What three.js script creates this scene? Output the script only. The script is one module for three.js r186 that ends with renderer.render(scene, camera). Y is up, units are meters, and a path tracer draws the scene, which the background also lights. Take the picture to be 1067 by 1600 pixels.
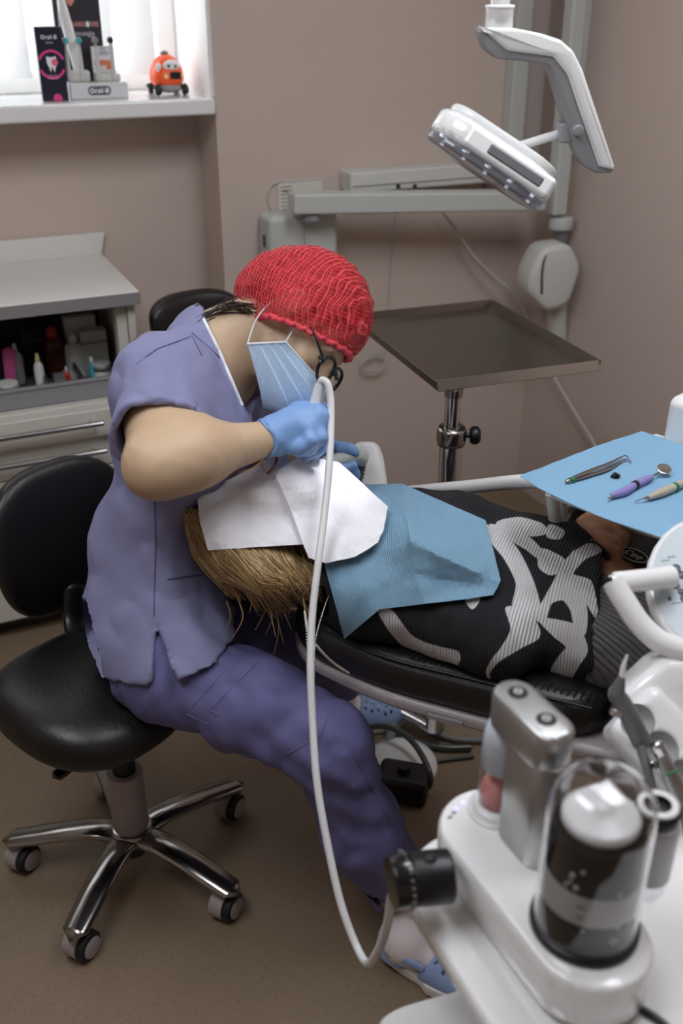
import * as THREE from 'three';
import { RoundedBoxGeometry } from 'three/addons/geometries/RoundedBoxGeometry.js';
import { mergeGeometries, mergeVertices, toCreasedNormals } from 'three/addons/utils/BufferGeometryUtils.js';
import { RectAreaLightUniformsLib } from 'three/addons/lights/RectAreaLightUniformsLib.js';
import { ImprovedNoise } from 'three/addons/math/ImprovedNoise.js';

// ---------------------------------------------------------------- camera, sky, lights, exposure
const V = (x, y, z) => new THREE.Vector3(x, y, z);
const EYE = 1.7, FPX = 1555, PITCH = 27.5 * Math.PI / 180, AZ = 24 * Math.PI / 180;
const FW = V(Math.sin(AZ) * Math.cos(PITCH), -Math.sin(PITCH), -Math.cos(AZ) * Math.cos(PITCH));
const RT = V(Math.cos(AZ), 0, Math.sin(AZ)), UPV = RT.clone().cross(FW);
const scene = new THREE.Scene();
const camera = new THREE.PerspectiveCamera(2 * Math.atan(800 / FPX) * 180 / Math.PI, 1067 / 1600, 0.05, 60);
camera.position.set(0, EYE, 0);
camera.lookAt(camera.position.clone().add(FW));
camera.focus = 1.8; camera.userData.fStop = 2.8;
camera.updateMatrixWorld();
const renderer = new THREE.WebGLRenderer();
renderer.toneMapping = THREE.LinearToneMapping;
renderer.toneMappingExposure = 1.0;
renderer.shadowMap.enabled = true;
RectAreaLightUniformsLib.init();
scene.background = new THREE.Color(0.93, 0.965, 1.0);
scene.backgroundIntensity = 5.0;
const PANEL_POWER = 7.2;                       // ceiling panels, built further down with their glowing faces
const PANELS = [[-0.35, -1.0, 0.6, 1.2], [1.15, -1.0, 0.6, 1.2]];
for (const [x, z, w, d] of PANELS) {
  const l = new THREE.RectAreaLight(0xf4f8ff, PANEL_POWER, w, d);
  l.position.set(x, 2.655, z); l.lookAt(x, 0, z); l.name = 'ceiling_panel_light'; scene.add(l);
}

// ---------------------------------------------------------------- helpers
// a photo pixel gives a direction; the distance comes from a depth, a height or a wall plane
const ray = (px, py) => FW.clone().multiplyScalar(FPX).addScaledVector(RT, px - 533.5).addScaledVector(UPV, 800 - py);
const U = (px, py, t) => ray(px, py).multiplyScalar(t / FPX).add(camera.position);
const UY = (px, py, y) => { const d = ray(px, py); return d.multiplyScalar((y - EYE) / d.y).add(camera.position); };
const UZ = (px, py, z) => { const d = ray(px, py); return d.multiplyScalar(z / d.z).add(camera.position); };
const UX = (px, py, x) => { const d = ray(px, py); return d.multiplyScalar(x / d.x).add(camera.position); };
let seed = 7;
const rnd = () => { seed = (seed * 1664525 + 1013904223) >>> 0; return seed / 4294967296; };
const rr = (a, b) => a + (b - a) * rnd();
const perlin = new ImprovedNoise();
const ns = (x, y, z) => perlin.noise(x, y, z);
const clamp = (x, a, b) => Math.min(b, Math.max(a, x)), lerp = (a, b, t) => a + (b - a) * t;
const sstep = (a, b, x) => { const t = clamp((x - a) / (b - a), 0, 1); return t * t * (3 - 2 * t); };

const names = {};
function numbered(n) { if (!(n in names)) { names[n] = 0; return n; } return n + '_' + String(++names[n]).padStart(3, '0'); }
// a Group at the thing's base; its parts are given in world coordinates unless the thing is 'local'
function thing(name, label, category, at, group) {
  const o = new THREE.Group(); o.name = numbered(name); o.position.copy(at); scene.add(o);
  o.userData = { label, category }; if (group) o.userData.group = group;
  o.base = at.clone(); return o;
}
function obj(name, geos, mat, parent, label) {
  let g = Array.isArray(geos) ? (geos.length > 1 ? join(geos) : geos[0]) : geos;
  const base = parent && parent.base;
  if (base) { g = g.clone(); g.translate(-base.x, -base.y, -base.z); }
  const m = new THREE.Mesh(g, mat); m.name = parent ? name : numbered(name); m.castShadow = m.receiveShadow = true;
  m.base = base; (parent || scene).add(m);
  if (label) m.userData.label = label;
  return m;
}
function one(name, label, category, geos, mat, group) {    // a thing that is a single mesh, pivot at its base
  let g = Array.isArray(geos) ? (geos.length > 1 ? join(geos) : geos[0]) : geos;
  g.computeBoundingBox(); const b = g.boundingBox, at = V((b.min.x + b.max.x) / 2, b.min.y, (b.min.z + b.max.z) / 2);
  g = g.clone(); g.translate(-at.x, -at.y, -at.z);
  const m = new THREE.Mesh(g, mat); m.name = numbered(name); m.position.copy(at); m.castShadow = m.receiveShadow = true; scene.add(m);
  m.userData = { label, category }; if (group) m.userData.group = group; return m;
}
function struct(name, geos, mat, label) {
  const m = obj(name, geos, mat); m.userData = { kind: 'structure', label, category: name.split('_')[0] }; return m;
}
function join(gs) {
  gs = gs.map(g => {
    let h = g.index ? g.toNonIndexed() : g.clone();
    for (const k of Object.keys(h.attributes)) if (!['position', 'normal', 'uv'].includes(k)) h.deleteAttribute(k);
    if (!h.attributes.uv) h.setAttribute('uv', new THREE.BufferAttribute(new Float32Array(h.attributes.position.count * 2), 2));
    if (!h.attributes.normal) h.computeVertexNormals();
    return h;
  });
  return mergeGeometries(gs);
}
function boxUV(g, s = 1) {                                  // uv in metres from the dominant axis
  g = g.index ? g.toNonIndexed() : g;
  const p = g.attributes.position, n = g.attributes.normal, uv = new Float32Array(p.count * 2);
  for (let i = 0; i < p.count; i++) {
    const ax = Math.abs(n.getX(i)), ay = Math.abs(n.getY(i)), az = Math.abs(n.getZ(i));
    let u, v;
    if (ay >= ax && ay >= az) { u = p.getX(i); v = p.getZ(i); } else if (ax >= az) { u = p.getZ(i); v = p.getY(i); } else { u = p.getX(i); v = p.getY(i); }
    uv[2 * i] = u * s; uv[2 * i + 1] = v * s;
  }
  g.setAttribute('uv', new THREE.BufferAttribute(uv, 2)); return g;
}
// frames
const frame = (o, x, y, z) => new THREE.Matrix4().makeBasis(x, y, z).setPosition(o);
function frameXY(o, x, yHint) {                             // x kept, y made square to it
  const X = x.clone().normalize(), Z = X.clone().cross(yHint).normalize(), Y = Z.clone().cross(X); return frame(o, X, Y, Z);
}
function yaw(o, a) { return new THREE.Matrix4().makeRotationY(a).setPosition(o); }
const Y = V(0, 1, 0);
// shapes
function rbox(w, h, d, r, m, seg = 3) { const g = boxUV(new RoundedBoxGeometry(w, h, d, seg, Math.min(r, w / 2.01, h / 2.01, d / 2.01))); if (m) g.applyMatrix4(m); return g; }
function bx(x0, x1, y0, y1, z0, z1, r = 0) {
  const w = x1 - x0, h = y1 - y0, d = z1 - z0;
  const g = r ? new RoundedBoxGeometry(w, h, d, 2, r) : new THREE.BoxGeometry(w, h, d);
  g.translate((x0 + x1) / 2, (y0 + y1) / 2, (z0 + z1) / 2); return boxUV(g);
}
function lathe(pts, m, seg = 40) {
  const g = new THREE.LatheGeometry(pts.map(p => new THREE.Vector2(Math.max(p[0], 0), p[1])), seg); if (m) g.applyMatrix4(m); return g;
}
function rodM(a, b) {                                       // matrix taking the y axis onto a->b, origin at a
  const d = b.clone().sub(a), q = new THREE.Quaternion().setFromUnitVectors(Y, d.clone().normalize());
  return new THREE.Matrix4().compose(a, q, V(1, 1, 1));
}
function rod(a, b, r, r2 = r, seg = 20, bev = 0.15) {
  const L = a.distanceTo(b), e = Math.min(r, r2, L / 2) * bev;
  return lathe([[0, 0], [r - e, 0], [r, e], [r2, L - e], [r2 - e, L], [0, L]], rodM(a, b), seg);
}
function spline(pts, n) { return new THREE.CatmullRomCurve3(pts, false, 'centripetal').getPoints(n); }
// swept tube with a radius that may change (number, list along the points, or function of 0..1); flat = squash of the second axis
function tube(pts, r, n = 40, rad = 10, opt = {}) {
  const c = opt.raw ? pts : spline(pts, n), N = c.length, pos = [], nor = [], uv = [], idx = [];
  const R = t => typeof r === 'function' ? r(t) : Array.isArray(r) ? (() => { const f = t * (r.length - 1), i = Math.min(Math.floor(f), r.length - 2); return lerp(r[i], r[i + 1], f - i); })() : r;
  let up = opt.up ? opt.up.clone() : (Math.abs(c[1].clone().sub(c[0]).normalize().y) > 0.9 ? V(1, 0, 0) : Y.clone()), len = 0;
  const flat = opt.flat ?? 1;
  const ring = (p, T, k, nrm) => { };
  for (let i = 0; i < N; i++) {
    const T = c[Math.min(i + 1, N - 1)].clone().sub(c[Math.max(i - 1, 0)]).normalize();
    const S = T.clone().cross(up).normalize(); up = S.clone().cross(T).normalize();
    if (i) len += c[i].distanceTo(c[i - 1]);
    const q = R(i / (N - 1));
    for (let j = 0; j <= rad; j++) {
      const a = j / rad * Math.PI * 2, x = Math.cos(a), y = Math.sin(a);
      const P = c[i].clone().addScaledVector(S, x * q).addScaledVector(up, y * q * flat);
      const Nn = S.clone().multiplyScalar(x * flat).addScaledVector(up, y).normalize();
      pos.push(P.x, P.y, P.z); nor.push(Nn.x, Nn.y, Nn.z); uv.push(j / rad, len);
    }
  }
  for (let i = 0; i < N - 1; i++) for (let j = 0; j < rad; j++) { const a = i * (rad + 1) + j, b = a + rad + 1; idx.push(a, b, a + 1, a + 1, b, b + 1); }
  if (!opt.open) for (const e of [0, N - 1]) {               // rounded caps
    const T = c[e ? N - 1 : 0].clone().sub(c[e ? N - 2 : 1]).normalize(), q = R(e ? 1 : 0) * (opt.cap ?? 0.6), k = pos.length / 3, b = e * (rad + 1);
    const P = c[e].clone().addScaledVector(T, q); pos.push(P.x, P.y, P.z); nor.push(T.x, T.y, T.z); uv.push(0.5, len);
    for (let j = 0; j < rad; j++) e ? idx.push(b + j + 1, b + j, k) : idx.push(b + j, b + j + 1, k);
  }
  const g = new THREE.BufferGeometry();
  g.setAttribute('position', new THREE.Float32BufferAttribute(pos, 3)); g.setAttribute('normal', new THREE.Float32BufferAttribute(nor, 3)); g.setAttribute('uv', new THREE.Float32BufferAttribute(uv, 2)); g.setIndex(idx);
  return g;
}
const shapeOf = pts => new THREE.Shape(pts.map(p => new THREE.Vector2(p[0], p[1])));
function roundedShape(pts, r) {                             // polygon with rounded corners
  const s = new THREE.Shape(), n = pts.length, v = pts.map(p => new THREE.Vector2(p[0], p[1]));
  for (let i = 0; i < n; i++) {
    const a = v[(i + n - 1) % n], b = v[i], c = v[(i + 1) % n], q = Math.min(r, a.distanceTo(b) / 2.01, b.distanceTo(c) / 2.01);
    const p0 = b.clone().add(a.clone().sub(b).setLength(q)), p1 = b.clone().add(c.clone().sub(b).setLength(q));
    i ? s.lineTo(p0.x, p0.y) : s.moveTo(p0.x, p0.y); s.quadraticCurveTo(b.x, b.y, p1.x, p1.y);
  }
  s.closePath(); return s;
}
function extr(shape, depth, bevel, m, seg = 3) {
  const g = new THREE.ExtrudeGeometry(shape, { depth: Math.max(depth - 2 * bevel, 1e-4), bevelEnabled: bevel > 0, bevelThickness: bevel, bevelSize: bevel, bevelOffset: -bevel, bevelSegments: seg, curveSegments: 14 });
  g.translate(0, 0, bevel); let h = boxUV(toCreasedNormals(g, 0.6)); if (m) h.applyMatrix4(m); return h;
}
// smooth surface through a grid of control points, with thickness
function sheet(ctrl, nu, nv, th, bumpFn) {
  const rows = ctrl.length, cols = ctrl[0].length;
  const cr = (p0, p1, p2, p3, t) => { const o = V(0, 0, 0); for (const k of 'xyz') { const a = p0[k], b = p1[k], c = p2[k], d = p3[k]; o[k] = 0.5 * (2 * b + (c - a) * t + (2 * a - 5 * b + 4 * c - d) * t * t + (3 * b - a - 3 * c + d) * t * t * t); } return o; };
  const along = (l, t) => { const n = l.length - 1, f = t * n, i = Math.min(Math.floor(f), n - 1); const g = k => k < 0 ? l[0].clone().multiplyScalar(2).sub(l[1]) : k > n ? l[n].clone().multiplyScalar(2).sub(l[n - 1]) : l[k]; return cr(g(i - 1), g(i), g(i + 1), g(i + 2), f - i); };
  const P = [];
  for (let j = 0; j <= nv; j++) { const v = j / nv; const rowPts = []; for (let c = 0; c < cols; c++) rowPts.push(along(ctrl.map(r => r[c]), v)); const line = []; for (let i = 0; i <= nu; i++) line.push(along(rowPts, i / nu)); P.push(line); }
  return sheetOf(P, th, bumpFn);
}
function sheetOf(P, th, bumpFn) {
  const nv = P.length - 1, nu = P[0].length - 1, pos = [], uv = [], idx = [];
  const N = P.map((l, j) => l.map((p, i) => { const du = P[j][Math.min(i + 1, nu)].clone().sub(P[j][Math.max(i - 1, 0)]), dv = P[Math.min(j + 1, nv)][i].clone().sub(P[Math.max(j - 1, 0)][i]); return du.cross(dv).normalize(); }));
  if (bumpFn) for (let j = 0; j <= nv; j++) for (let i = 0; i <= nu; i++) P[j][i].addScaledVector(N[j][i], bumpFn(i / nu, j / nv, P[j][i]));
  const W = nu + 1, K = W * (nv + 1);
  const w0 = P[0][0].distanceTo(P[0][nu]), h0 = P[0][0].distanceTo(P[nv][0]);
  for (const s of [0.5, -0.5]) for (let j = 0; j <= nv; j++) for (let i = 0; i <= nu; i++) { const p = P[j][i].clone().addScaledVector(N[j][i], s * th); pos.push(p.x, p.y, p.z); uv.push(i / nu * w0, j / nv * h0); }
  for (let j = 0; j < nv; j++) for (let i = 0; i < nu; i++) { const a = j * W + i, b = a + 1, c = a + W, d = c + 1; idx.push(a, b, c, b, d, c); idx.push(K + a, K + c, K + b, K + b, K + c, K + d); }
  const edge = []; for (let i = 0; i < nu; i++) edge.push([i, i + 1]); for (let j = 0; j < nv; j++) edge.push([j * W + nu, (j + 1) * W + nu]); for (let i = nu; i > 0; i--) edge.push([nv * W + i, nv * W + i - 1]); for (let j = nv; j > 0; j--) edge.push([j * W, (j - 1) * W]);
  for (const [a, b] of edge) idx.push(a, K + a, b, b, K + a, K + b);
  const g = new THREE.BufferGeometry(); g.setAttribute('position', new THREE.Float32BufferAttribute(pos, 3)); g.setAttribute('uv', new THREE.Float32BufferAttribute(uv, 2)); g.setIndex(idx);
  return toCreasedNormals(g, 1.0);
}
// ---- distance fields and their mesh (surface nets)
const cap = (a, b, ra, rb = ra) => { const d = b.clone().sub(a), L = d.lengthSq(); return { lo: V(Math.min(a.x - ra, b.x - rb), Math.min(a.y - ra, b.y - rb), Math.min(a.z - ra, b.z - rb)), hi: V(Math.max(a.x + ra, b.x + rb), Math.max(a.y + ra, b.y + rb), Math.max(a.z + ra, b.z + rb)), f: (x, y, z) => { const px = x - a.x, py = y - a.y, pz = z - a.z; const t = L ? clamp((px * d.x + py * d.y + pz * d.z) / L, 0, 1) : 0; return Math.hypot(px - d.x * t, py - d.y * t, pz - d.z * t) - (ra + (rb - ra) * t); } }; };
function ell(m, rx, ry, rz) {                                // ellipsoid in a frame (Matrix4)
  const e = m.elements, R = Math.max(rx, ry, rz), k = Math.min(rx, ry, rz);
  const o = V(e[12], e[13], e[14]);
  return { lo: o.clone().subScalar(R), hi: o.clone().addScalar(R), f: (x, y, z) => { const px = x - o.x, py = y - o.y, pz = z - o.z; const a = (px * e[0] + py * e[1] + pz * e[2]) / rx, b = (px * e[4] + py * e[5] + pz * e[6]) / ry, c = (px * e[8] + py * e[9] + pz * e[10]) / rz; const q = Math.hypot(a, b, c); if (q < 1e-6) return -k; return q * (q - 1) / Math.hypot(a / rx, b / ry, c / rz); } };
}
function chain(pts, rs) { const o = []; for (let i = 0; i < pts.length - 1; i++) o.push(cap(pts[i], pts[i + 1], rs[i], rs[i + 1])); return o; }
function blend(prims, k) {
  const lo = V(1e9, 1e9, 1e9), hi = V(-1e9, -1e9, -1e9);
  for (const p of prims) { lo.min(p.lo); hi.max(p.hi); }
  return { lo, hi, f: (x, y, z) => { let d = 1e9; for (const p of prims) { const e = p.f(x, y, z), h = Math.max(k - Math.abs(d - e), 0) / k; d = Math.min(d, e) - h * h * k * 0.25; } return d; } };
}
const grow = (s, r) => ({ lo: s.lo.clone().subScalar(Math.max(r, 0)), hi: s.hi.clone().addScalar(Math.max(r, 0)), f: (x, y, z) => s.f(x, y, z) - r });
function mesh(s, cell, f = s.f, pad = 0.02) {
  const lo = s.lo.clone().subScalar(pad), n = s.hi.clone().addScalar(pad).sub(lo).divideScalar(cell).ceil(), X = n.x + 1, Yn = n.y + 1, Z = n.z + 1;
  const A = new Float32Array(X * Yn * Z), at = (i, j, k) => i + X * (j + Yn * k);
  for (let k = 0; k < Z; k++) for (let j = 0; j < Yn; j++) for (let i = 0; i < X; i++) A[at(i, j, k)] = f(lo.x + i * cell, lo.y + j * cell, lo.z + k * cell);
  const id = new Int32Array(X * Yn * Z).fill(-1), pos = [], nor = [], idx = [];
  const C = []; for (let q = 0; q < 8; q++) C.push([q & 1, q >> 1 & 1, q >> 2 & 1]);
  const E = []; for (let a = 0; a < 8; a++) for (let b = a + 1; b < 8; b++) { const d = a ^ b; if (d === 1 || d === 2 || d === 4) E.push([a, b]); }
  const v = new Float32Array(8);
  for (let k = 0; k < Z - 1; k++) for (let j = 0; j < Yn - 1; j++) for (let i = 0; i < X - 1; i++) {
    let s0 = 0; for (let q = 0; q < 8; q++) { v[q] = A[at(i + C[q][0], j + C[q][1], k + C[q][2])]; if (v[q] < 0) s0++; }
    if (s0 === 0 || s0 === 8) continue;
    let x = 0, y = 0, z = 0, m = 0;
    for (const [a, b] of E) if ((v[a] < 0) !== (v[b] < 0)) { const t = v[a] / (v[a] - v[b]); x += C[a][0] + (C[b][0] - C[a][0]) * t; y += C[a][1] + (C[b][1] - C[a][1]) * t; z += C[a][2] + (C[b][2] - C[a][2]) * t; m++; }
    id[at(i, j, k)] = pos.length / 3;
    pos.push(lo.x + (i + x / m) * cell, lo.y + (j + y / m) * cell, lo.z + (k + z / m) * cell);
  }
  const quad = (a, b, c, d, flip) => { if (a < 0 || b < 0 || c < 0 || d < 0) return; flip ? idx.push(a, c, b, a, d, c) : idx.push(a, b, c, a, c, d); };
  for (let k = 1; k < Z - 1; k++) for (let j = 1; j < Yn - 1; j++) for (let i = 1; i < X - 1; i++) {
    const s0 = A[at(i, j, k)] < 0;
    if (s0 !== A[at(i + 1, j, k)] < 0) quad(id[at(i, j - 1, k - 1)], id[at(i, j, k - 1)], id[at(i, j, k)], id[at(i, j - 1, k)], !s0);
    if (s0 !== A[at(i, j + 1, k)] < 0) quad(id[at(i - 1, j, k - 1)], id[at(i - 1, j, k)], id[at(i, j, k)], id[at(i, j, k - 1)], !s0);
    if (s0 !== A[at(i, j, k + 1)] < 0) quad(id[at(i - 1, j - 1, k)], id[at(i, j - 1, k)], id[at(i, j, k)], id[at(i - 1, j, k)], !s0);
  }
  const g = new THREE.BufferGeometry(); g.setAttribute('position', new THREE.Float32BufferAttribute(pos, 3)); g.setIndex(idx); g.computeVertexNormals();
  g.setAttribute('uv', new THREE.BufferAttribute(new Float32Array(pos.length / 3 * 2), 2));
  return g;
}
function uvBy(g, fn) { const p = g.attributes.position, uv = new Float32Array(p.count * 2); for (let i = 0; i < p.count; i++) { const q = fn(V(p.getX(i), p.getY(i), p.getZ(i))); uv[2 * i] = q[0]; uv[2 * i + 1] = q[1]; } g.setAttribute('uv', new THREE.BufferAttribute(uv, 2)); return g; }
function hit(s, px, py, t0, t1, off = 0) { const d = ray(px, py).divideScalar(FPX); for (let t = t0; t < t1; t += 0.004) { const p = camera.position.clone().addScaledVector(d, t); if (s.f(p.x, p.y, p.z) < off) { let a = t - 0.004, b = t; for (let k = 0; k < 6; k++) { const m = (a + b) / 2; p.copy(camera.position).addScaledVector(d, m); if (s.f(p.x, p.y, p.z) < off) b = m; else a = m; } return b; } } return null; }
// ---------------------------------------------------------------- materials
function dataTex(n, fn, srgb, repeat = 1) {
  const a = new Uint8Array(n * n * 4);
  for (let y = 0; y < n; y++) for (let x = 0; x < n; x++) { const c = fn(x / n, y / n), k = 4 * (y * n + x); if (typeof c === 'number') a[k] = a[k + 1] = a[k + 2] = clamp(c, 0, 1) * 255; else { a[k] = clamp(c[0], 0, 1) * 255; a[k + 1] = clamp(c[1], 0, 1) * 255; a[k + 2] = clamp(c[2], 0, 1) * 255; } a[k + 3] = typeof c !== 'number' && c.length > 3 ? clamp(c[3], 0, 1) * 255 : 255; }
  const t = new THREE.DataTexture(a, n, n); t.wrapS = t.wrapT = THREE.RepeatWrapping; t.magFilter = THREE.LinearFilter; t.minFilter = THREE.LinearMipmapLinearFilter; t.generateMipmaps = true; if (srgb) t.colorSpace = THREE.SRGBColorSpace; t.repeat.set(repeat, repeat); t.needsUpdate = true; return t;
}
const tileNoise = (u, v, f, s) => { const a = ns(u * f, v * f, s), b = ns((u - 1) * f, v * f, s), c = ns(u * f, (v - 1) * f, s), d = ns((u - 1) * f, (v - 1) * f, s); return lerp(lerp(a, b, u), lerp(c, d, u), v); };
const std = (hex, rough, o = {}) => new THREE.MeshPhysicalMaterial({ color: hex, roughness: rough, metalness: 0, ...o });
const canvasTex = (w, h, draw) => { const c = document.createElement('canvas'); c.width = w; c.height = h; draw(c.getContext('2d'), w, h); const t = new THREE.CanvasTexture(c); t.colorSpace = THREE.SRGBColorSpace; t.anisotropy = 4; return t; };
const T = {};
T.wall = dataTex(256, (u, v) => 0.5 + 0.3 * tileNoise(u, v, 24, 1.3) + 0.3 * tileNoise(u, v, 64, 4.1), false, 1.5);
T.wallCol = dataTex(256, (u, v) => { const k = 0.975 + 0.02 * tileNoise(u, v, 5, 2.2) + 0.012 * tileNoise(u, v, 40, 7.7); return [k, k, k]; }, false, 0.7);
seed = 11;
T.floor = (() => {
  const n = 1024, a = new Float32Array(n * n);
  for (let y = 0; y < n; y++) for (let x = 0; x < n; x++) a[y * n + x] = 0.86 + 0.05 * tileNoise(x / n, y / n, 9, 3.1) + 0.07 * tileNoise(x / n, y / n, 60, 5.1) + 0.1 * tileNoise(x / n, y / n, 230, 9.1);
  for (let i = 0; i < 9000; i++) { const x = Math.floor(rnd() * n), y = Math.floor(rnd() * n), r = rr(0.6, 2.1), v = rnd() < 0.7 ? rr(0.5, 0.72) : rr(0.98, 1.1); for (let dy = -2; dy <= 2; dy++) for (let dx = -2; dx <= 2; dx++) if (dx * dx + dy * dy < r * r) a[((y + dy + n) % n) * n + (x + dx + n) % n] = v; }
  return dataTex(n, (u, v) => { const k = a[Math.floor(v * n) * n + Math.floor(u * n)]; return [k, k * 0.995, k * 0.985]; }, false, 1.25);
})();
T.cloth = dataTex(256, (u, v) => 0.5 + 0.25 * Math.sin(u * Math.PI * 2 * 64) * Math.sin(v * Math.PI * 2 * 64) + 0.25 * tileNoise(u, v, 40, 2.5), false, 8);
T.leather = dataTex(256, (u, v) => 0.5 + 0.5 * tileNoise(u, v, 30, 6.6) + 0.3 * tileNoise(u, v, 70, 1.6), false, 4);
T.paper = dataTex(256, (u, v) => 0.5 + 0.35 * tileNoise(u, v, 18, 8.8) + 0.25 * tileNoise(u, v, 60, 3.8), false, 5);
T.bibRib = dataTex(128, (u, v) => 0.5 + 0.5 * Math.sin(u * Math.PI * 2 * 16), false, 14);
T.cord = dataTex(64, (u, v) => Math.pow(Math.abs(Math.sin(u * Math.PI * 4)), 0.6), false, 30);
T.brush = dataTex(256, (u, v) => 0.5 + 0.35 * ns(u * 3, v * 180, 1.5), false, 2);
T.skin = dataTex(256, (u, v) => { const k = 0.96 + 0.05 * tileNoise(u, v, 6, 5.5), q = tileNoise(u, v, 10, 9.5) * 0.03; return [k + q * 0.5, k - q, k - q]; }, false, 3);
T.dust = dataTex(256, (u, v) => 0.3 + 0.12 * tileNoise(u, v, 7, 1.1) + 0.1 * tileNoise(u, v, 33, 2.1), false, 1);
const M = {
  wall: std(0xccbbb0, 0.82, { map: T.wallCol, bumpMap: T.wall, bumpScale: 0.0006 }),
  wallWhite: std(0xe9e6e4, 0.7, { bumpMap: T.wall, bumpScale: 0.0003 }),
  ceiling: std(0xf1efec, 0.9),
  floor: std(0x8a7761, 0.5, { map: T.floor }),
  white: std(0xe4e4e3, 0.3, { clearcoat: 0.25, clearcoatRoughness: 0.15 }),
  whiteGloss: std(0xefefee, 0.16, { clearcoat: 0.6, clearcoatRoughness: 0.05 }),
  offWhite: std(0xcfd0cb, 0.42),
  greyWhite: std(0xc2c5c0, 0.45),
  seatPad: std(0x9c9d9b, 0.5, { side: THREE.DoubleSide }),
  grey: std(0x8d8d8f, 0.38),
  midGrey: std(0x6c6b6e, 0.42),
  darkGrey: std(0x343436, 0.4),
  black: std(0x0c0d0f, 0.38),
  blackGloss: std(0x090a0b, 0.16, { clearcoat: 0.5 }),
  rubber: std(0x16181a, 0.6),
  leather: std(0x141212, 0.4, { bumpMap: T.leather, bumpScale: 0.0006 }),
  laminate: std(0xdddbd5, 0.42),
  laminateEdge: std(0x8b8686, 0.5),
  cabinet: std(0xcfcbc1, 0.4),
  chrome: std(0xd9d9da, 0.16, { metalness: 1 }),
  alu: std(0xb4b3b1, 0.3, { metalness: 1, bumpMap: T.brush, bumpScale: 0.0001 }),
  polished: std(0x9c9894, 0.17, { metalness: 1 }),
  steel: std(0xa09a94, 0.24, { metalness: 1 }),
  traySteel: std(0x807870, 0.3, { metalness: 1 }),
  silver: std(0xbdbdbc, 0.33, { metalness: 0.85 }),
  thickGlass: std(0xffffff, 0.02, { transmission: 1, thickness: 0.003, ior: 1.45 }),
  glass: std(0xffffff, 0.02, { transmission: 1, thickness: 0, ior: 1.5 }),
  plasticClear: std(0xf3f4f6, 0.06, { transmission: 1, thickness: 0, ior: 1.45 }),
  lens: std(0xd7dbe4, 0.05, { transmission: 0.85, thickness: 0 }),
  scrub: std(0x8485a8, 0.85, { bumpMap: T.cloth, bumpScale: 0.0005, sheen: 0.25, sheenRoughness: 0.7, sheenColor: new THREE.Color(0x8a86c8) }),
  trouser: std(0x64628f, 0.85, { bumpMap: T.cloth, bumpScale: 0.0005, sheen: 0.2, sheenRoughness: 0.7, sheenColor: new THREE.Color(0x7a78a8) }),
  seam: std(0x66648c, 0.9),
  skin: std(0xcbad8d, 0.5, { map: T.skin, sheen: 0.15, sheenColor: new THREE.Color(0xffc0a0) }),
  skinWarm: std(0xd29a74, 0.5, { map: T.skin }),
  nail: std(0xd8a893, 0.25),
  glove: std(0x7ea3d6, 0.48, { bumpMap: T.paper, bumpScale: 0.0004 }),
  mask: std(0xc2daf0, 0.85, { bumpMap: T.paper, bumpScale: 0.0003 }),
  maskWhite: std(0xe6eaee, 0.85),
  capRed: null,
  hairDark: std(0x2b1a12, 0.5, { sheen: 0.2 }),
  hairBlond: std(0x9a7d51, 0.45),
  hairBlond2: std(0x79603c, 0.45),
  hairBlond3: std(0xb79a6c, 0.45),
  paperWhite: std(0xe9e8ec, 0.9, { bumpMap: T.paper, bumpScale: 0.0008 }),
  bib: std(0x789cb4, 0.8, { bumpMap: T.bibRib, bumpScale: 0.0005 }),
  bibTray: std(0x7ea8c6, 0.8, { bumpMap: T.paper, bumpScale: 0.0008 }),
  corduroy: std(0x5d5b5a, 0.9, { bumpMap: T.cord, bumpScale: 0.003 }),
  navy: std(0x1a2233, 0.8),
  clog: std(0x93abd6, 0.5),
  clogSole: std(0xdfdcd8, 0.6),
  sock: std(0xe6dedd, 0.95, { bumpMap: T.cloth, bumpScale: 0.0008 }),
  hose: std(0xd9d9d8, 0.4),
  hoseDark: std(0x3b413c, 0.35, { clearcoat: 0.3 }),
  hoseGrey: std(0x77797a, 0.5),
  cable: std(0xc9c3bb, 0.5),
  shell: std(0xa39b9d, 0.35),
  powder: std(0x0a0a0c, 0.95, { bumpMap: T.paper, bumpScale: 0.002 }),
  pink: std(0xd98a80, 0.35),
  orange: std(0xf2561c, 0.35),
  cream: std(0xe9d9a0, 0.5),
  green: std(0x1f7a4b, 0.5),
  lilac: std(0x8d84c0, 0.5),
  beige: std(0xb5ac9c, 0.5),
  teal: std(0x4fb4c0, 0.4),
  blindCloth: std(0xf2f2f2, 0.95, { transmission: 0.5, thickness: 0 }),
  ledOn: std(0xffffff, 0.4, { emissive: 0xf4f7ff, emissiveIntensity: 0.7 }),
  indicator: std(0xcfd6ff, 0.4, { emissive: 0xc8ccff, emissiveIntensity: 0.6 }),
  panelGlow: std(0xffffff, 0.6, { emissive: 0xf4f8ff, emissiveIntensity: 2.4 }),
};
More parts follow.
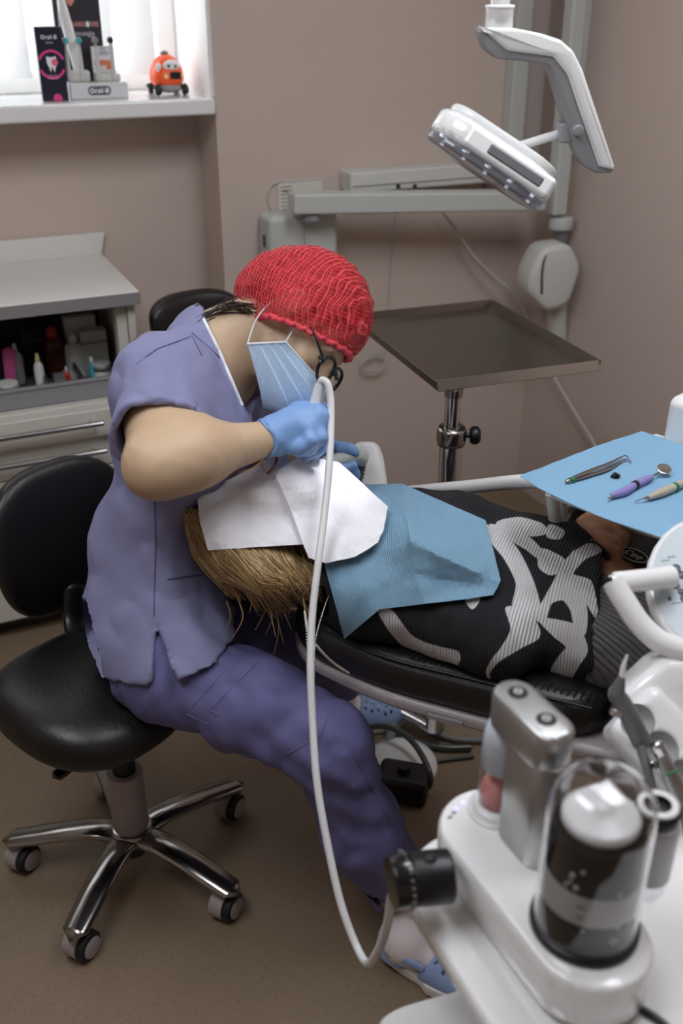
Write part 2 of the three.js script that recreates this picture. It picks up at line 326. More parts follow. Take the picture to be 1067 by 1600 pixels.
// ---------------------------------------------------------------- the room
const ZW = -2.92, ZN = -3.1;                                  // back wall, back of the window niche
const XN = UZ(349, 400, ZW).x;                                // niche edge
const XR = UZ(816, 640, ZW).x;                                // right-hand corner
const XL = -2.0, ZF = 1.7, YC = 2.7, TH = 0.25;
const sillP = UZ(328, 152, ZW), YS = sillP.y;                 // sill, top at its front edge
struct('floor', bx(XL - TH, XR + TH, -0.12, 0, ZN - TH, ZF + TH), M.floor, 'brown speckled vinyl floor under the stool');
struct('ceiling', bx(XL - TH, XR + TH, YC, YC + 0.12, ZN - TH, ZF + TH), M.ceiling, 'plain white ceiling above the room');
struct('wall_back', [bx(XN, XR + TH, 0, YC, ZN - TH, ZW)], M.wall, 'pinkish beige wall behind the metal tray and wall arm');
const WX0 = -0.85, WX1 = XN - 0.0, WY1 = 2.42;                // window opening
struct('wall_niche', [bx(XL, XN, 0, YS - 0.045, ZN - TH, ZN), bx(XL, WX0, YS - 0.045, YC, ZN - TH, ZN), bx(WX0, XN, WY1, YC, ZN - TH, ZN)], M.wall, 'recessed brownish wall under the window behind the cabinet');
struct('wall_right', bx(XR, XR + TH, 0, YC, ZW, ZF + TH), M.wall, 'pinkish beige side wall beside the wall-mounted arm');
struct('wall_left', bx(XL - TH, XL, 0, YC, ZN - TH, ZF + TH), M.wall, 'beige side wall beyond the cabinet');
struct('wall_front', bx(XL, XR, 0, YC, ZF, ZF + TH), M.wall, 'beige wall closing the room opposite the window');
struct('trim_1', [bx(XN - 0.012, XN, YS, WY1, ZN - TH, ZW - 0.002)], M.wallWhite, 'white plastered reveal at the end of the window sill');
struct('trim_2', [bx(XL + 0.01, XN - 0.004, YS - 0.045, YS, ZN - TH, ZW + 0.02, 0.008)], M.whiteGloss, 'glossy white window sill with small items standing on it');
{
  const w = new THREE.Group(); w.name = 'window_1'; w.userData = { kind: 'structure', label: 'white framed window behind vertical blinds', category: 'window' }; scene.add(w);
  const z0 = ZN - 0.2, z1 = ZN - 0.14, fr = [];
  fr.push(bx(WX0, XN - 0.012, YS, YS + 0.06, z0, z1, 0.006), bx(WX0, XN - 0.012, WY1 - 0.06, WY1, z0, z1, 0.006));
  for (const x of [WX0, (WX0 + XN) / 2 - 0.03, XN - 0.072]) fr.push(bx(x, x + 0.06, YS + 0.06, WY1 - 0.06, z0, z1, 0.006));
  obj('window_frame', fr, M.whiteGloss, w);
  obj('pane', bx(WX0 + 0.06, (WX0 + XN) / 2 - 0.03, YS + 0.06, WY1 - 0.06, z0 + 0.028, z0 + 0.032), M.glass, w);
  obj('pane', bx((WX0 + XN) / 2 + 0.03, XN - 0.072, YS + 0.06, WY1 - 0.06, z0 + 0.028, z0 + 0.032), M.glass, w);
}
{ // vertical blind: each slat hangs by itself from the rail
  const z = ZN - 0.03, b = thing('vertical_blind', 'white vertical blind of wide fabric slats in front of the window', 'blind', V(0.2, WY1 - 0.05, z));
  obj('rail', bx(WX0 + 0.02, XN - 0.03, WY1 - 0.05, WY1 - 0.01, z - 0.02, z + 0.02, 0.005), M.white, b);
  const edge = [-95, 35, 90, 130, 205, 240, 305].map(p => UZ(p, 60, z).x);
  for (let x = WX0 + 0.06; x < XN - 0.1; x += 0.118) { const m = yaw(V(x, (YS + 0.05 + WY1 - 0.05) / 2, z), -0.42 + rr(-0.06, 0.06)); obj('slat', rbox(0.112, WY1 - YS - 0.1, 0.0016, 0.0007, m, 1), M.blindCloth, b); }
}
for (const [x, z, w, d] of PANELS) {
  const t = thing('ceiling_lamp', x < 0 ? 'square glowing ceiling panel lamp above the cabinet side' : 'square glowing ceiling panel lamp above the delivery unit side', 'lamp', V(x, YC, z));
  obj('housing', [bx(x - w / 2 - 0.02, x + w / 2 + 0.02, YC - 0.03, YC, z - d / 2 - 0.02, z + d / 2 + 0.02, 0.004)], M.white, t);
  obj('diffuser', bx(x - w / 2, x + w / 2, YC - 0.036, YC - 0.0295, z - d / 2, z + d / 2), M.panelGlow, t);
}
// ---------------------------------------------------------------- cabinet and worktop under the window
const YT = UZ(168, 397, ZN + 0.022).y, wtF = UY(218, 455, YT), zF = wtF.z - 0.025, xC = wtF.x - 0.012;
{
  const t = thing('worktop', 'grey laminate worktop with a low white upstand under the window', 'worktop', V(-0.4, YT - 0.036, zF));
  obj('board', bx(-1.6, wtF.x, YT - 0.036, YT, ZN + 0.004, wtF.z, 0.003), M.laminate, t);
  obj('edge_band', bx(-1.6, wtF.x + 0.001, YT - 0.034, YT - 0.002, wtF.z - 0.001, wtF.z + 0.002), M.laminateEdge, t, 'mauve grey edge band');
  const top = UZ(163, 363, ZN + 0.02).y;
  obj('upstand', extr(shapeOf([[-1.6, YT], [wtF.x - 0.004, YT], [UZ(163, 363, ZN + 0.02).x, top], [-1.6, top]]), 0.02, 0.002, new THREE.Matrix4().makeTranslation(0, 0, ZN + 0.004)), M.laminate, t);
}
const yShelf = UZ(100, 634, zF).y, yH1 = UZ(80, 663, zF + 0.03).y, yH2 = UZ(80, 713, zF + 0.03).y;
{
  const x0 = -0.62, x1 = xC, yb = 0.06, t = thing('drawer_cabinet', 'off-white cabinet with an open compartment above bar-handled drawers', 'cabinet', V((x0 + x1) / 2, 0, zF));
  obj('side_panel', [bx(x1 - 0.02, x1, yb, YT - 0.037, ZN + 0.005, zF, 0.002), bx(x1 - 0.05, x1 - 0.021, yShelf, YT - 0.037, zF - 0.06, zF - 0.012, 0.002)], M.cabinet, t);
  obj('side_panel', bx(x0, x0 + 0.02, yb, YT - 0.037, ZN + 0.005, zF, 0.002), M.cabinet, t);
  obj('back_panel', bx(x0 + 0.02, x1 - 0.02, yb, YT - 0.037, ZN + 0.005, ZN + 0.02), M.darkGrey, t);
  obj('shelf', bx(x0 + 0.02, x1 - 0.02, yShelf - 0.03, yShelf - 0.004, ZN + 0.02, zF - 0.002, 0.002), M.cabinet, t);
  obj('plinth', bx(x0 + 0.02, x1 - 0.02, 0, yb, ZN + 0.06, zF - 0.05), M.darkGrey, t);
  const ys = [yShelf - 0.008, yH1 - 0.055, yH2 - 0.06, yH2 - 0.26, yb + 0.005];
  for (let i = 0; i < 4; i++) {
    const d = obj('drawer', bx(x0 + 0.004, x1 - 0.004, ys[i + 1] + 0.004, ys[i], i ? zF - 0.3 : zF - 0.05, zF + (i ? 0.02 : 0.045), 0.004), M.cabinet, t);
    const hy = i === 0 ? yH1 : i === 1 ? yH2 : ys[i] - 0.05, hz = zF + (i ? 0.055 : 0.08), hx0 = x0 + 0.06, hx1 = UZ(i ? 160 : 158, 650, zF + 0.06).x;
    obj('handle', [tube([V(hx0, hy, hz), V(hx1, hy, hz)], 0.008, 4, 12), ...[hx0 + 0.05, hx1 - 0.03].map(x => rod(V(x, hy, hz - 0.036), V(x, hy, hz), 0.004))], M.chrome, d, 'bar handle');
  }
}
{ // sectioned plastic organiser standing on the shelf
  const x0 = -0.58, x1 = xC - 0.06, y0 = yShelf - 0.003, z0 = ZN + 0.1, z1 = zF - 0.03, hh = 0.05, t = thing('organiser_tray', 'grey sectioned plastic tray standing on the open cabinet shelf', 'tray', V((x0 + x1) / 2, y0, z1));
  obj('bottom', bx(x0, x1, y0, y0 + 0.003, z0, z1), M.midGrey, t);
  obj('rim', [bx(x0, x1, y0 + 0.003, y0 + hh, z1 - 0.004, z1), bx(x0, x1, y0 + hh, y0 + hh + 0.008, z1 - 0.012, z1 + 0.004, 0.002), bx(x0, x0 + 0.004, y0 + 0.003, y0 + hh, z0, z1 - 0.004), bx(x1 - 0.004, x1, y0 + 0.003, y0 + hh, z0, z1 - 0.004), bx(x0, x1, y0 + 0.003, y0 + hh, z0, z0 + 0.004)], M.grey, t);
  for (const px of [22, 78, 134]) { const x = UZ(px, 600, z1).x; obj('divider', bx(x - 0.004, x + 0.004, y0 + 0.003, y0 + hh + 0.004, z0 + 0.004, z1 - 0.004), M.darkGrey, t); }
  // small things in the tray: [name, label, category, px, py(base), z back from rim, builder]
  const bottle = (r, h, mat, capMat, capH, cr = 0.45) => (o, T2) => { obj('body', lathe([[0, 0], [r * 0.95, 0], [r, 0.004], [r, h * 0.62], [r * 0.85, h * 0.72], [r * cr, h * 0.8], [0, h * 0.8]], new THREE.Matrix4().setPosition(o), 24), mat, T2); obj('cap', lathe([[0, h * 0.79], [r * cr * 1.1, h * 0.79], [r * cr * 1.0, h * 0.9], [r * cr * 0.5, h], [0, h]], new THREE.Matrix4().setPosition(o), 20), capMat, T2); };
  const jar = (r, h, mat, lid) => (o, T2) => { obj('body', lathe([[0, 0], [r, 0], [r, h * 0.7], [0, h * 0.7]], new THREE.Matrix4().setPosition(o), 28), mat, T2); obj('lid', lathe([[0, h * 0.68], [r * 1.08, h * 0.68], [r * 1.08, h * 0.97], [r * 1.02, h], [0, h]], new THREE.Matrix4().setPosition(o), 28), lid, T2); };
  const carton = (w, h, d, mat, band) => (o, T2) => { obj('carton_body', bx(o.x - w / 2, o.x + w / 2, o.y, o.y + h, o.z - d / 2, o.z + d / 2, 0.001), mat, T2); obj('flap', bx(o.x - w / 2 - 0.0006, o.x + w / 2 + 0.0006, o.y + h * 0.72, o.y + h * 0.78, o.z - d / 2 - 0.0006, o.z + d / 2 + 0.0006), band, T2); };
  const squeeze = (h, mat, capMat) => (o, T2) => { obj('body', tube([o.clone().add(V(0, 0.018, 0)), o.clone().add(V(0.004, h * 0.5, -0.01)), o.clone().add(V(0.012, h, -0.03))], [0.014, 0.016, 0.019], 16, 16, { flat: 0.35, up: V(0, 0, 1) }), mat, T2); obj('cap', lathe([[0, 0], [0.012, 0], [0.011, 0.02], [0, 0.02]], new THREE.Matrix4().setPosition(o), 16), capMat, T2); };
  const crim = std(0xa8352c, 0.35), mag = std(0xb0447e, 0.4), brown = std(0x4a2219, 0.3), grn = std(0x2c4a48, 0.4);
  const L = [
    ['cream_tube', 'magenta and white squeeze tube leaning at the side of the organiser', 'tube', 10, 0.10, squeeze(0.125, mag, M.white)],
    ['dropper_bottle', 'slim white bottle with yellow cap between the organiser sections', 'bottle', 58, 0.10, bottle(0.014, 0.115, M.white, M.cream, 0)],
    ['dropper_bottle', 'white conical dropper bottle behind the pink tube', 'bottle', 25, 0.2, bottle(0.018, 0.12, M.offWhite, M.white, 0, 0.35)],
    ['jar', 'low round jar with a flat white lid at the organiser rim', 'jar', 37, 0.055, jar(0.026, 0.03, M.offWhite, M.white)],
    ['jar', 'grey jar beside the magenta tube', 'jar', 4, 0.05, jar(0.028, 0.06, M.grey, M.greyWhite)],
    ['bottle', 'dark red brown bottle standing at the back of the organiser', 'bottle', 86, 0.22, bottle(0.03, 0.15, brown, crim, 0, 0.55)],
    ['small_vial', 'small crimson vial with a pale tip in the middle section', 'vial', 101, 0.09, bottle(0.0095, 0.07, crim, M.offWhite, 0)],
    ['bottle', 'white narrow-necked bottle next to the grey carton', 'bottle', 118, 0.2, bottle(0.03, 0.13, M.offWhite, M.white, 0, 0.4)],
    ['carton', 'tall pale carton at the back right of the organiser', 'carton', 130, 0.255, carton(0.09, 0.165, 0.04, M.offWhite, M.greyWhite)],
    ['carton', 'grey carton standing in front of the pale carton', 'carton', 148, 0.2, carton(0.075, 0.135, 0.045, M.greyWhite, M.grey)],
    ['jar', 'white screw jar with grey lid beside the blue syringe', 'jar', 157, 0.1, jar(0.024, 0.065, M.offWhite, M.greyWhite)],
    ['syringe', 'pale blue syringe lying upright in the right section', 'syringe', 142, 0.1, bottle(0.008, 0.085, M.teal, M.white, 0, 0.7)],
    ['small_box', 'low pale box in the middle section behind the crimson vial', 'box', 112, 0.15, carton(0.055, 0.03, 0.05, M.offWhite, M.greyWhite)],
    ['carton', 'black carton standing behind the slim white bottle', 'carton', 60, 0.27, carton(0.08, 0.14, 0.04, M.black, M.darkGrey)],
    ['small_box', 'small grey box in the section of the white jar', 'box', 88, 0.09, carton(0.03, 0.05, 0.03, M.midGrey, M.grey)],
  ];
  for (const [n, l, c, px, back, f] of L) { const z = z1 - back, o = V(UZ(px, 560, z).x, y0 + 0.003, z), T2 = thing(n, l, c, o, 'small supplies in the cabinet organiser'); f(o, T2); }
}
// ---------------------------------------------------------------- things on the window sill
{
  const o = UY(88, 158, YS), w = 0.068, h = 0.182, d = 0.04, t = thing('toothpaste_box', 'tall navy toothpaste box with pink rings on the window sill', 'box', o);
  const tex = canvasTex(256, 700, (c) => {
    c.fillStyle = '#14172e'; c.fillRect(0, 0, 256, 700); c.fillStyle = '#e8e8f0'; c.textAlign = 'center'; c.font = 'bold 56px sans-serif'; c.fillText('Oral-B', 128, 110); c.font = '24px sans-serif'; c.fillText('densify', 128, 150);
    c.strokeStyle = '#e0468c'; c.lineWidth = 26; c.beginPath(); c.arc(128, 350, 130, Math.PI * 1.12, Math.PI * 1.88); c.stroke(); c.beginPath(); c.arc(128, 350, 130, Math.PI * 0.12, Math.PI * 0.88); c.stroke();
    c.fillStyle = '#eeeef2'; c.beginPath(); c.moveTo(80, 270); c.quadraticCurveTo(128, 290, 176, 270); c.quadraticCurveTo(190, 340, 160, 390); c.lineTo(150, 430); c.lineTo(128, 370); c.lineTo(108, 430); c.lineTo(98, 380); c.quadraticCurveTo(68, 330, 80, 270); c.fill();
    c.fillStyle = '#e8708c'; c.beginPath(); c.arc(160, 330, 34, 0, 7); c.fill(); c.fillStyle = '#d8d8e6'; c.font = '22px sans-serif'; c.fillText('Gum and', 128, 462); c.fillText('enamel care', 128, 488); c.fillStyle = '#e0468c'; c.beginPath(); c.arc(150, 680, 46, 0, 7); c.fill();
  });
  const m = yaw(o.clone(), -0.08), side = std(0x171a33, 0.4), front = std(0xffffff, 0.4, { map: tex });
  obj('carton_body', rbox(w, h, d, 0.0015, m.clone().multiply(new THREE.Matrix4().makeTranslation(0, h / 2, -d / 2))), side, t);
  obj('front_print', new THREE.PlaneGeometry(w - 0.003, h - 0.003).applyMatrix4(m.clone().multiply(new THREE.Matrix4().makeTranslation(0, h / 2, 0.0006))), front, t, 'printed front face');
}
{
  const o = UY(157, 155, YS), t = thing('toothbrush_display', 'white toothbrush display stand with dark back card on the window sill', 'display stand', o);
  const m = yaw(o.clone(), -0.06), at = (x, y, z) => V(x, y, z).applyMatrix4(m), mm = (x, y, z) => m.clone().multiply(new THREE.Matrix4().makeTranslation(x, y, z));
  const logo = canvasTex(512, 128, (c) => { c.fillStyle = '#d9d9dc'; c.fillRect(0, 0, 512, 128); c.fillStyle = '#5b5d66'; c.beginPath(); c.roundRect(150, 22, 212, 84, 36); c.fill(); c.fillStyle = '#f0f0f2'; c.textAlign = 'center'; c.font = 'bold 60px sans-serif'; c.fillText('Oral-B', 256, 86); });
  obj('plinth', rbox(0.16, 0.042, 0.09, 0.005, mm(0, 0.021, -0.045)), M.white, t);
  obj('logo_plate', new THREE.PlaneGeometry(0.15, 0.036).applyMatrix4(mm(0, 0.022, 0.0006)), std(0xffffff, 0.4, { map: logo }), t, 'raised logo strip');
  const card = canvasTex(256, 512, (c) => { c.fillStyle = '#2b2830'; c.fillRect(0, 0, 256, 512); c.fillStyle = '#d8927f'; c.beginPath(); c.moveTo(56, 150); c.lineTo(96, 138); c.lineTo(134, 150); c.quadraticCurveTo(134, 200, 96, 222); c.quadraticCurveTo(56, 200, 56, 150); c.fill(); c.fillStyle = '#c9c4cc'; c.font = 'bold 17px sans-serif'; c.fillText('ORAL-B', 150, 168); c.fillText('TECHNOLOGIJA', 142, 192); c.font = 'bold 26px sans-serif'; c.fillStyle = '#d79688'; c.fillText('NANO', 90, 300); c.fillText('ORE', 196, 300); c.fillStyle = '#e8e4ea'; c.beginPath(); c.arc(182, 291, 12, 0, 7); c.fill(); c.font = '24px sans-serif'; c.fillText('tehnoloģija', 96, 336); });
  obj('back_card', rbox(0.125, 0.33, 0.003, 0.001, mm(-0.028, 0.042 + 0.165, -0.085)), std(0x2b2830, 0.5), t, 'dark printed back card');
  obj('card_print', new THREE.PlaneGeometry(0.121, 0.326).applyMatrix4(mm(-0.028, 0.042 + 0.165, -0.0828)), std(0xffffff, 0.5, { map: card }), t, 'flat lettering on the dark card');
  obj('brush_holder', [rbox(0.055, 0.03, 0.05, 0.008, mm(-0.045, 0.057, -0.045)), rbox(0.07, 0.02, 0.05, 0.006, mm(0.03, 0.052, -0.045))], M.offWhite, t);
  obj('acrylic_guard', rbox(0.003, 0.22, 0.07, 0.001, mm(-0.083, 0.11, -0.04)), M.plasticClear, t, 'clear acrylic side guard');
  for (const [x, mat] of [[-0.075, M.teal], [-0.04, M.teal], [0.004, M.grey], [0.045, M.darkGrey]]) {
    const s = obj('brush_head', [tube([at(x, 0.05, -0.02), at(x + 0.001, 0.1, -0.02), at(x, 0.145, -0.02)], [0.0065, 0.005, 0.0032], 12, 12), rod(at(x, 0.147, -0.026), at(x, 0.147, -0.014), 0.0085)], M.offWhite, t);
    obj('bristles', rod(at(x, 0.147, -0.0145), at(x, 0.147, -0.006), 0.0078), mat, s);
  }
  const pk = canvasTex(128, 128, (c) => { c.fillStyle = '#e9e9ee'; c.fillRect(0, 0, 128, 128); c.fillStyle = '#e98a63'; c.fillRect(10, 66, 100, 26); c.fillStyle = '#c9ccd8'; c.fillRect(14, 24, 90, 18); c.fillStyle = '#e87850'; c.beginPath(); c.arc(92, 100, 14, 0, 7); c.fill(); });
  const pt = thing('refill_pack', 'small white and orange refill pack standing on the display stand', 'pack', at(0.027, 0.0625, -0.06));
  obj('pack_body', rbox(0.062, 0.068, 0.014, 0.001, mm(0.027, 0.0625 + 0.034, -0.062)), M.white, pt);
  obj('pack_print', new THREE.PlaneGeometry(0.06, 0.066).applyMatrix4(mm(0.027, 0.0625 + 0.034, -0.0545)), std(0xffffff, 0.5, { map: pk }), pt, 'orange printed face');
  const bt = thing('electric_toothbrush', 'white electric toothbrush with orange tip standing on the display stand', 'toothbrush', at(-0.05, 0.073, -0.05));
  obj('handle', tube([at(-0.045, 0.073, -0.05), at(-0.055, 0.14, -0.05), at(-0.066, 0.21, -0.05), at(-0.072, 0.255, -0.05)], [0.0135, 0.0145, 0.015, 0.0135, 0.009], 24, 18), M.whiteGloss, bt);
  obj('tip', lathe([[0, 0], [0.0075, 0], [0.0068, 0.03], [0.004, 0.033], [0, 0.033]], rodM(at(-0.072, 0.254, -0.05), at(-0.076, 0.3, -0.05)), 18), M.orange, bt, 'orange tip');
}
{ // round toy car
  const o = UY(270, 149, YS), t = thing('toy_car', 'orange rounded toy car with a roof beacon on the window sill', 'toy', o);
  const m = yaw(o.clone(), 0.05), F = (x, y, z, s) => m.clone().multiply(new THREE.Matrix4().makeTranslation(x, y, z));
  const bodyS = blend([ell(F(0, 0.044, -0.045), 0.047, 0.036, 0.05), ell(F(0.002, 0.07, -0.05), 0.036, 0.037, 0.038)], 0.03);
  obj('body', mesh(bodyS, 0.0035), M.orange, t);
  obj('bumper', mesh(ell(F(0, 0.02, -0.043), 0.04, 0.016, 0.05), 0.0035), M.grey, t);
  const onBody = (x, y, r, mat, name, sx = 1, sy = 1, th = 0.004) => { let z = 0.02; for (; z > -0.1; z -= 0.0005) { const p = V(x, y, z).applyMatrix4(m); if (bodyS.f(p.x, p.y, p.z) < 0) break; } const g = new THREE.SphereGeometry(1, 20, 14); g.scale(r * sx, r * sy, th); g.applyMatrix4(F(x, y, z)); return obj(name, g, mat, t); };
  onBody(0.004, 0.078, 0.024, M.white, 'windscreen', 1.05, 0.62, 0.008); const dk = M.black;
  onBody(-0.006, 0.077, 0.0052, dk, 'eye_print', 1, 1.2, 0.0105); onBody(0.014, 0.076, 0.0052, dk, 'eye_print', 1, 1.2, 0.0105);
  { const q = V(0.011, 0.052, 0); let z = 0.02; for (; z > -0.1; z -= 0.0005) { const p = V(q.x, q.y, z).applyMatrix4(m); if (bodyS.f(p.x, p.y, p.z) < 0) break; } obj('grille', rbox(0.032, 0.02, 0.014, 0.003, F(q.x, q.y, z - 0.004)), dk, t); } onBody(-0.016, 0.05, 0.006, M.cream, 'headlight'); onBody(0.036, 0.05, 0.005, M.cream, 'headlight');
  onBody(-0.03, 0.072, 0.013, M.white, 'side_window', 0.7, 1.0, 0.006);
  obj('beacon', lathe([[0, 0], [0.012, 0], [0.012, 0.005], [0.009, 0.01], [0, 0.013]], F(0, 0.103, -0.05)), M.midGrey, t);
  for (const [x, z] of [[-0.04, -0.012], [0.043, -0.018], [-0.038, -0.085], [0.038, -0.085]]) { const w = obj('wheel', lathe([[0, -0.009], [0.011, -0.009], [0.0145, -0.006], [0.0145, 0.006], [0.011, 0.009], [0, 0.009]], F(x, 0.0145, z).multiply(new THREE.Matrix4().makeRotationZ(Math.PI / 2 + 0.25)), 24), M.rubber, t); obj('hub_cap', lathe([[0, 0.0091], [0.006, 0.0091], [0.005, 0.0105], [0, 0.0105]].concat(), F(x, 0.0145, z).multiply(new THREE.Matrix4().makeRotationZ(Math.PI / 2 + 0.25)), 16), M.white, w); }
}
// ---------------------------------------------------------------- X-ray arm on the back wall
{
  const zb = ZW + 0.015, t = thing('xray_arm', 'pale grey wall-mounted X-ray unit with long folding arm', 'x-ray unit', UZ(475, 420, ZW));
  const c0 = UZ(420, 340, ZW + 0.1), c1 = UZ(529, 440, ZW + 0.1);
  obj('wall_box', bx(c0.x, c1.x, c1.y - 0.09, c0.y, ZW + 0.002, ZW + 0.1, 0.018), M.greyWhite, t);
  obj('switch', rbox(0.004, 0.035, 0.02, 0.002, new THREE.Matrix4().setPosition(V(c0.x - 0.001, UX(424, 383, c0.x).y, ZW + 0.055))), std(0x20463f, 0.4), t, 'green rocker switch');
  obj('box_seam', bx((c0.x + c1.x) / 2 - 0.001, (c0.x + c1.x) / 2 + 0.001, c1.y - 0.08, c0.y - 0.02, ZW + 0.0995, ZW + 0.1005), M.grey, t);
  const a0 = UZ(455, 317, ZW + 0.14), a1 = UZ(846, 312, ZW + 0.2);
  const bm = frameXY(a0.clone().lerp(a1, 0.5), a1.clone().sub(a0), Y);
  obj('horizontal_arm', rbox(a0.distanceTo(a1), 0.058, 0.07, 0.008, bm), M.greyWhite, t);
  obj('arm_pivot', [rod(V(a0.x + 0.06, a0.y - 0.055, a0.z), V(a0.x + 0.06, a0.y - 0.02, a0.z), 0.03)], M.grey, t);
  const e0 = UZ(541, 284, ZW + 0.05), e1 = UZ(770, 281, ZW + 0.05);
  obj('upper_housing', bx(e0.x, e1.x + 0.06, e0.y - 0.03, e0.y + 0.03, ZW + 0.002, ZW + 0.085, 0.006), M.offWhite, t);
  obj('housing_seam', bx(e0.x + 0.005, e1.x, e0.y - 0.012, e0.y - 0.009, ZW + 0.0845, ZW + 0.086), M.midGrey, t);
  for (const px of [622, 648, 757]) { const p = UZ(px, 291, ZW + 0.086); obj('fastener', rod(V(p.x, p.y, ZW + 0.083), V(p.x, p.y, ZW + 0.089), 0.007), M.darkGrey, t); }
  // folded vertical arm with its flange, yoke and head
  const zp = ZW + 0.22, p0 = UZ(875, 345, zp), p1 = UZ(896, 0, zp);
  const col = (pa, pb, wd, zz, mat) => { const A = UZ(pa[0], pa[1], zz), B = UZ(pb[0], pb[1], zz); return rbox(wd, B.y - A.y + 0.5, 0.05, 0.008, new THREE.Matrix4().setPosition(V((A.x), (A.y + B.y) / 2 + 0.25, zz))); };
  obj('upright_arm', [col([868, 335], [868, 0], 0.052, zp - 0.02)], M.greyWhite, t);
  obj('upright_arm', [col([886, 240], [886, 0], 0.058, zp - 0.075)], M.offWhite, t);
  const fl = UZ(876, 348, zp - 0.02);
  obj('flange', lathe([[0, -0.02], [0.035, -0.02], [0.04, -0.015], [0.04, 0.015], [0.034, 0.02], [0, 0.02]], new THREE.Matrix4().setPosition(fl)), M.greyWhite, t);
  obj('yoke', tube([V(fl.x + 0.012, fl.y - 0.01, fl.z), V(fl.x + 0.02, fl.y - 0.1, fl.z - 0.03), V(fl.x + 0.02, fl.y - 0.17, fl.z - 0.03)], [0.026, 0.024, 0.03], 14, 18), M.grey, t);
  const hc = UZ(855, 428, zp + 0.03), hm = frameXY(hc, V(1, 0.06, 0.12), Y);
  const hs = new THREE.Shape(); hs.absellipse(0, 0, 0.082, 0.086, 0, 7);
  const head = roundedShape([[-0.085, 0.02], [-0.04, 0.1], [0.055, 0.1], [0.1, 0.02], [0.06, -0.1], [-0.02, -0.115], [-0.09, -0.04]], 0.03);
  obj('tube_head', extr(head, 0.11, 0.02, hm.clone().multiply(new THREE.Matrix4().makeTranslation(0, 0, -0.06))), M.offWhite, t);
  obj('head_band', tube([V(-0.045, -0.045, 0.0515), V(-0.046, 0.03, 0.0515), V(-0.036, 0.07, 0.047), V(-0.01, 0.09, 0.032)].map(p => p.applyMatrix4(hm)), 0.0055, 16, 8, { flat: 0.5 }), M.black, t, 'black band around the head');
  const kn = UZ(902, 420, zp + 0.0);
  obj('side_cap', lathe([[0, 0], [0.036, 0], [0.036, 0.012], [0.028, 0.02], [0, 0.022]], rodM(kn, kn.clone().add(V(1, 0.06, 0.12)))), M.greyWhite, t);
  obj('cone', rod(UZ(868, 462, zp + 0.01), UZ(872, 545, zp - 0.01), 0.036, 0.029), M.offWhite, t);
}
{ // plate with printed notice behind the arm end
  const a = UZ(432, 284, ZW + 0.004), b = UZ(507, 330, ZW + 0.004), tex = canvasTex(256, 160, (c) => { c.fillStyle = '#d8d2cb'; c.fillRect(0, 0, 256, 160); c.strokeStyle = '#8d857e'; c.lineWidth = 3; c.strokeRect(3, 3, 250, 154); c.fillStyle = '#8d857e'; for (let i = 0; i < 7; i++) c.fillRect(16, 22 + i * 19, 60 + (i * 37) % 30, 7); c.fillStyle = '#5c5650'; c.fillRect(30, 40, 26, 12); });
  const t = thing('notice_plate', 'pale printed notice plate on the wall behind the arm', 'notice', V((a.x + b.x) / 2, b.y, ZW));
  obj('board', bx(a.x, b.x, b.y, a.y, ZW + 0.001, ZW + 0.004), M.offWhite, t);
  obj('print', new THREE.PlaneGeometry(b.x - a.x - 0.004, a.y - b.y - 0.004).translate((a.x + b.x) / 2, (a.y + b.y) / 2, ZW + 0.0045), std(0xffffff, 0.6, { map: tex }), t);
  one('wall_cable', 'thin cable looping beside the notice plate', 'cable', tube([UZ(442, 282, ZW + 0.006), UZ(424, 290, ZW + 0.006), UZ(418, 308, ZW + 0.006), UZ(424, 328, ZW + 0.006), UZ(432, 336, ZW + 0.006)], 0.0022, 24, 6), M.cable);
  one('wall_cable', 'thin white cable hanging straight down the wall behind the metal tray', 'cable', tube([UZ(619, 330, ZW + 0.006), UZ(614, 380, ZW + 0.006), UZ(607, 470, ZW + 0.006), UZ(602, 560, ZW + 0.006)], 0.002, 20, 6), M.cable);
  one('power_cable', 'white cable swinging from the wall arm past the metal tray to the floor', 'cable', tube([UZ(690, 330, ZW + 0.05), UZ(712, 358, ZW + 0.06), UZ(740, 400, ZW + 0.07), UZ(772, 432, ZW + 0.08), UZ(805, 462, ZW + 0.1), UX(852, 560, XR - 0.03), UX(872, 600, XR - 0.02), UX(905, 655, XR - 0.02), UX(930, 698, XR - 0.02), UX(945, 755, XR - 0.02)], 0.0042, 60, 8), M.cable);
  const coil = []; for (let i = 0; i <= 60; i++) { const a2 = i / 60 * Math.PI * 6, c = UZ(583, 565 + i * 0.12, ZW + 0.02); coil.push(c.add(V(Math.cos(a2) * 0.045, Math.sin(a2) * 0.03, 0.004 * Math.sin(a2 * 0.5)))); }
  one('coiled_cable', 'loosely coiled pale cable hung on the wall behind the red cap', 'cable', tube(coil, 0.002, 120, 6), M.cable);
  // duct on the wall near the corner
  const d0 = UZ(790, 100, ZW).x, d1 = UZ(832, 100, ZW).x, yb = UZ(800, 300, ZW).y;
  const dt = thing('cable_duct', 'grey white vertical cable duct on the wall near the corner', 'cable duct', V((d0 + d1) / 2, yb, ZW));
  obj('duct_body', bx(d0, d0 + (d1 - d0) * 0.55, yb, YC - 0.01, ZW + 0.001, ZW + 0.05, 0.004), M.greyWhite, dt);
  obj('duct_cover', bx(d0 + (d1 - d0) * 0.58, d1 + 0.03, yb, YC - 0.01, ZW + 0.001, ZW + 0.035, 0.004), std(0xb5a9a4, 0.5), dt);
}
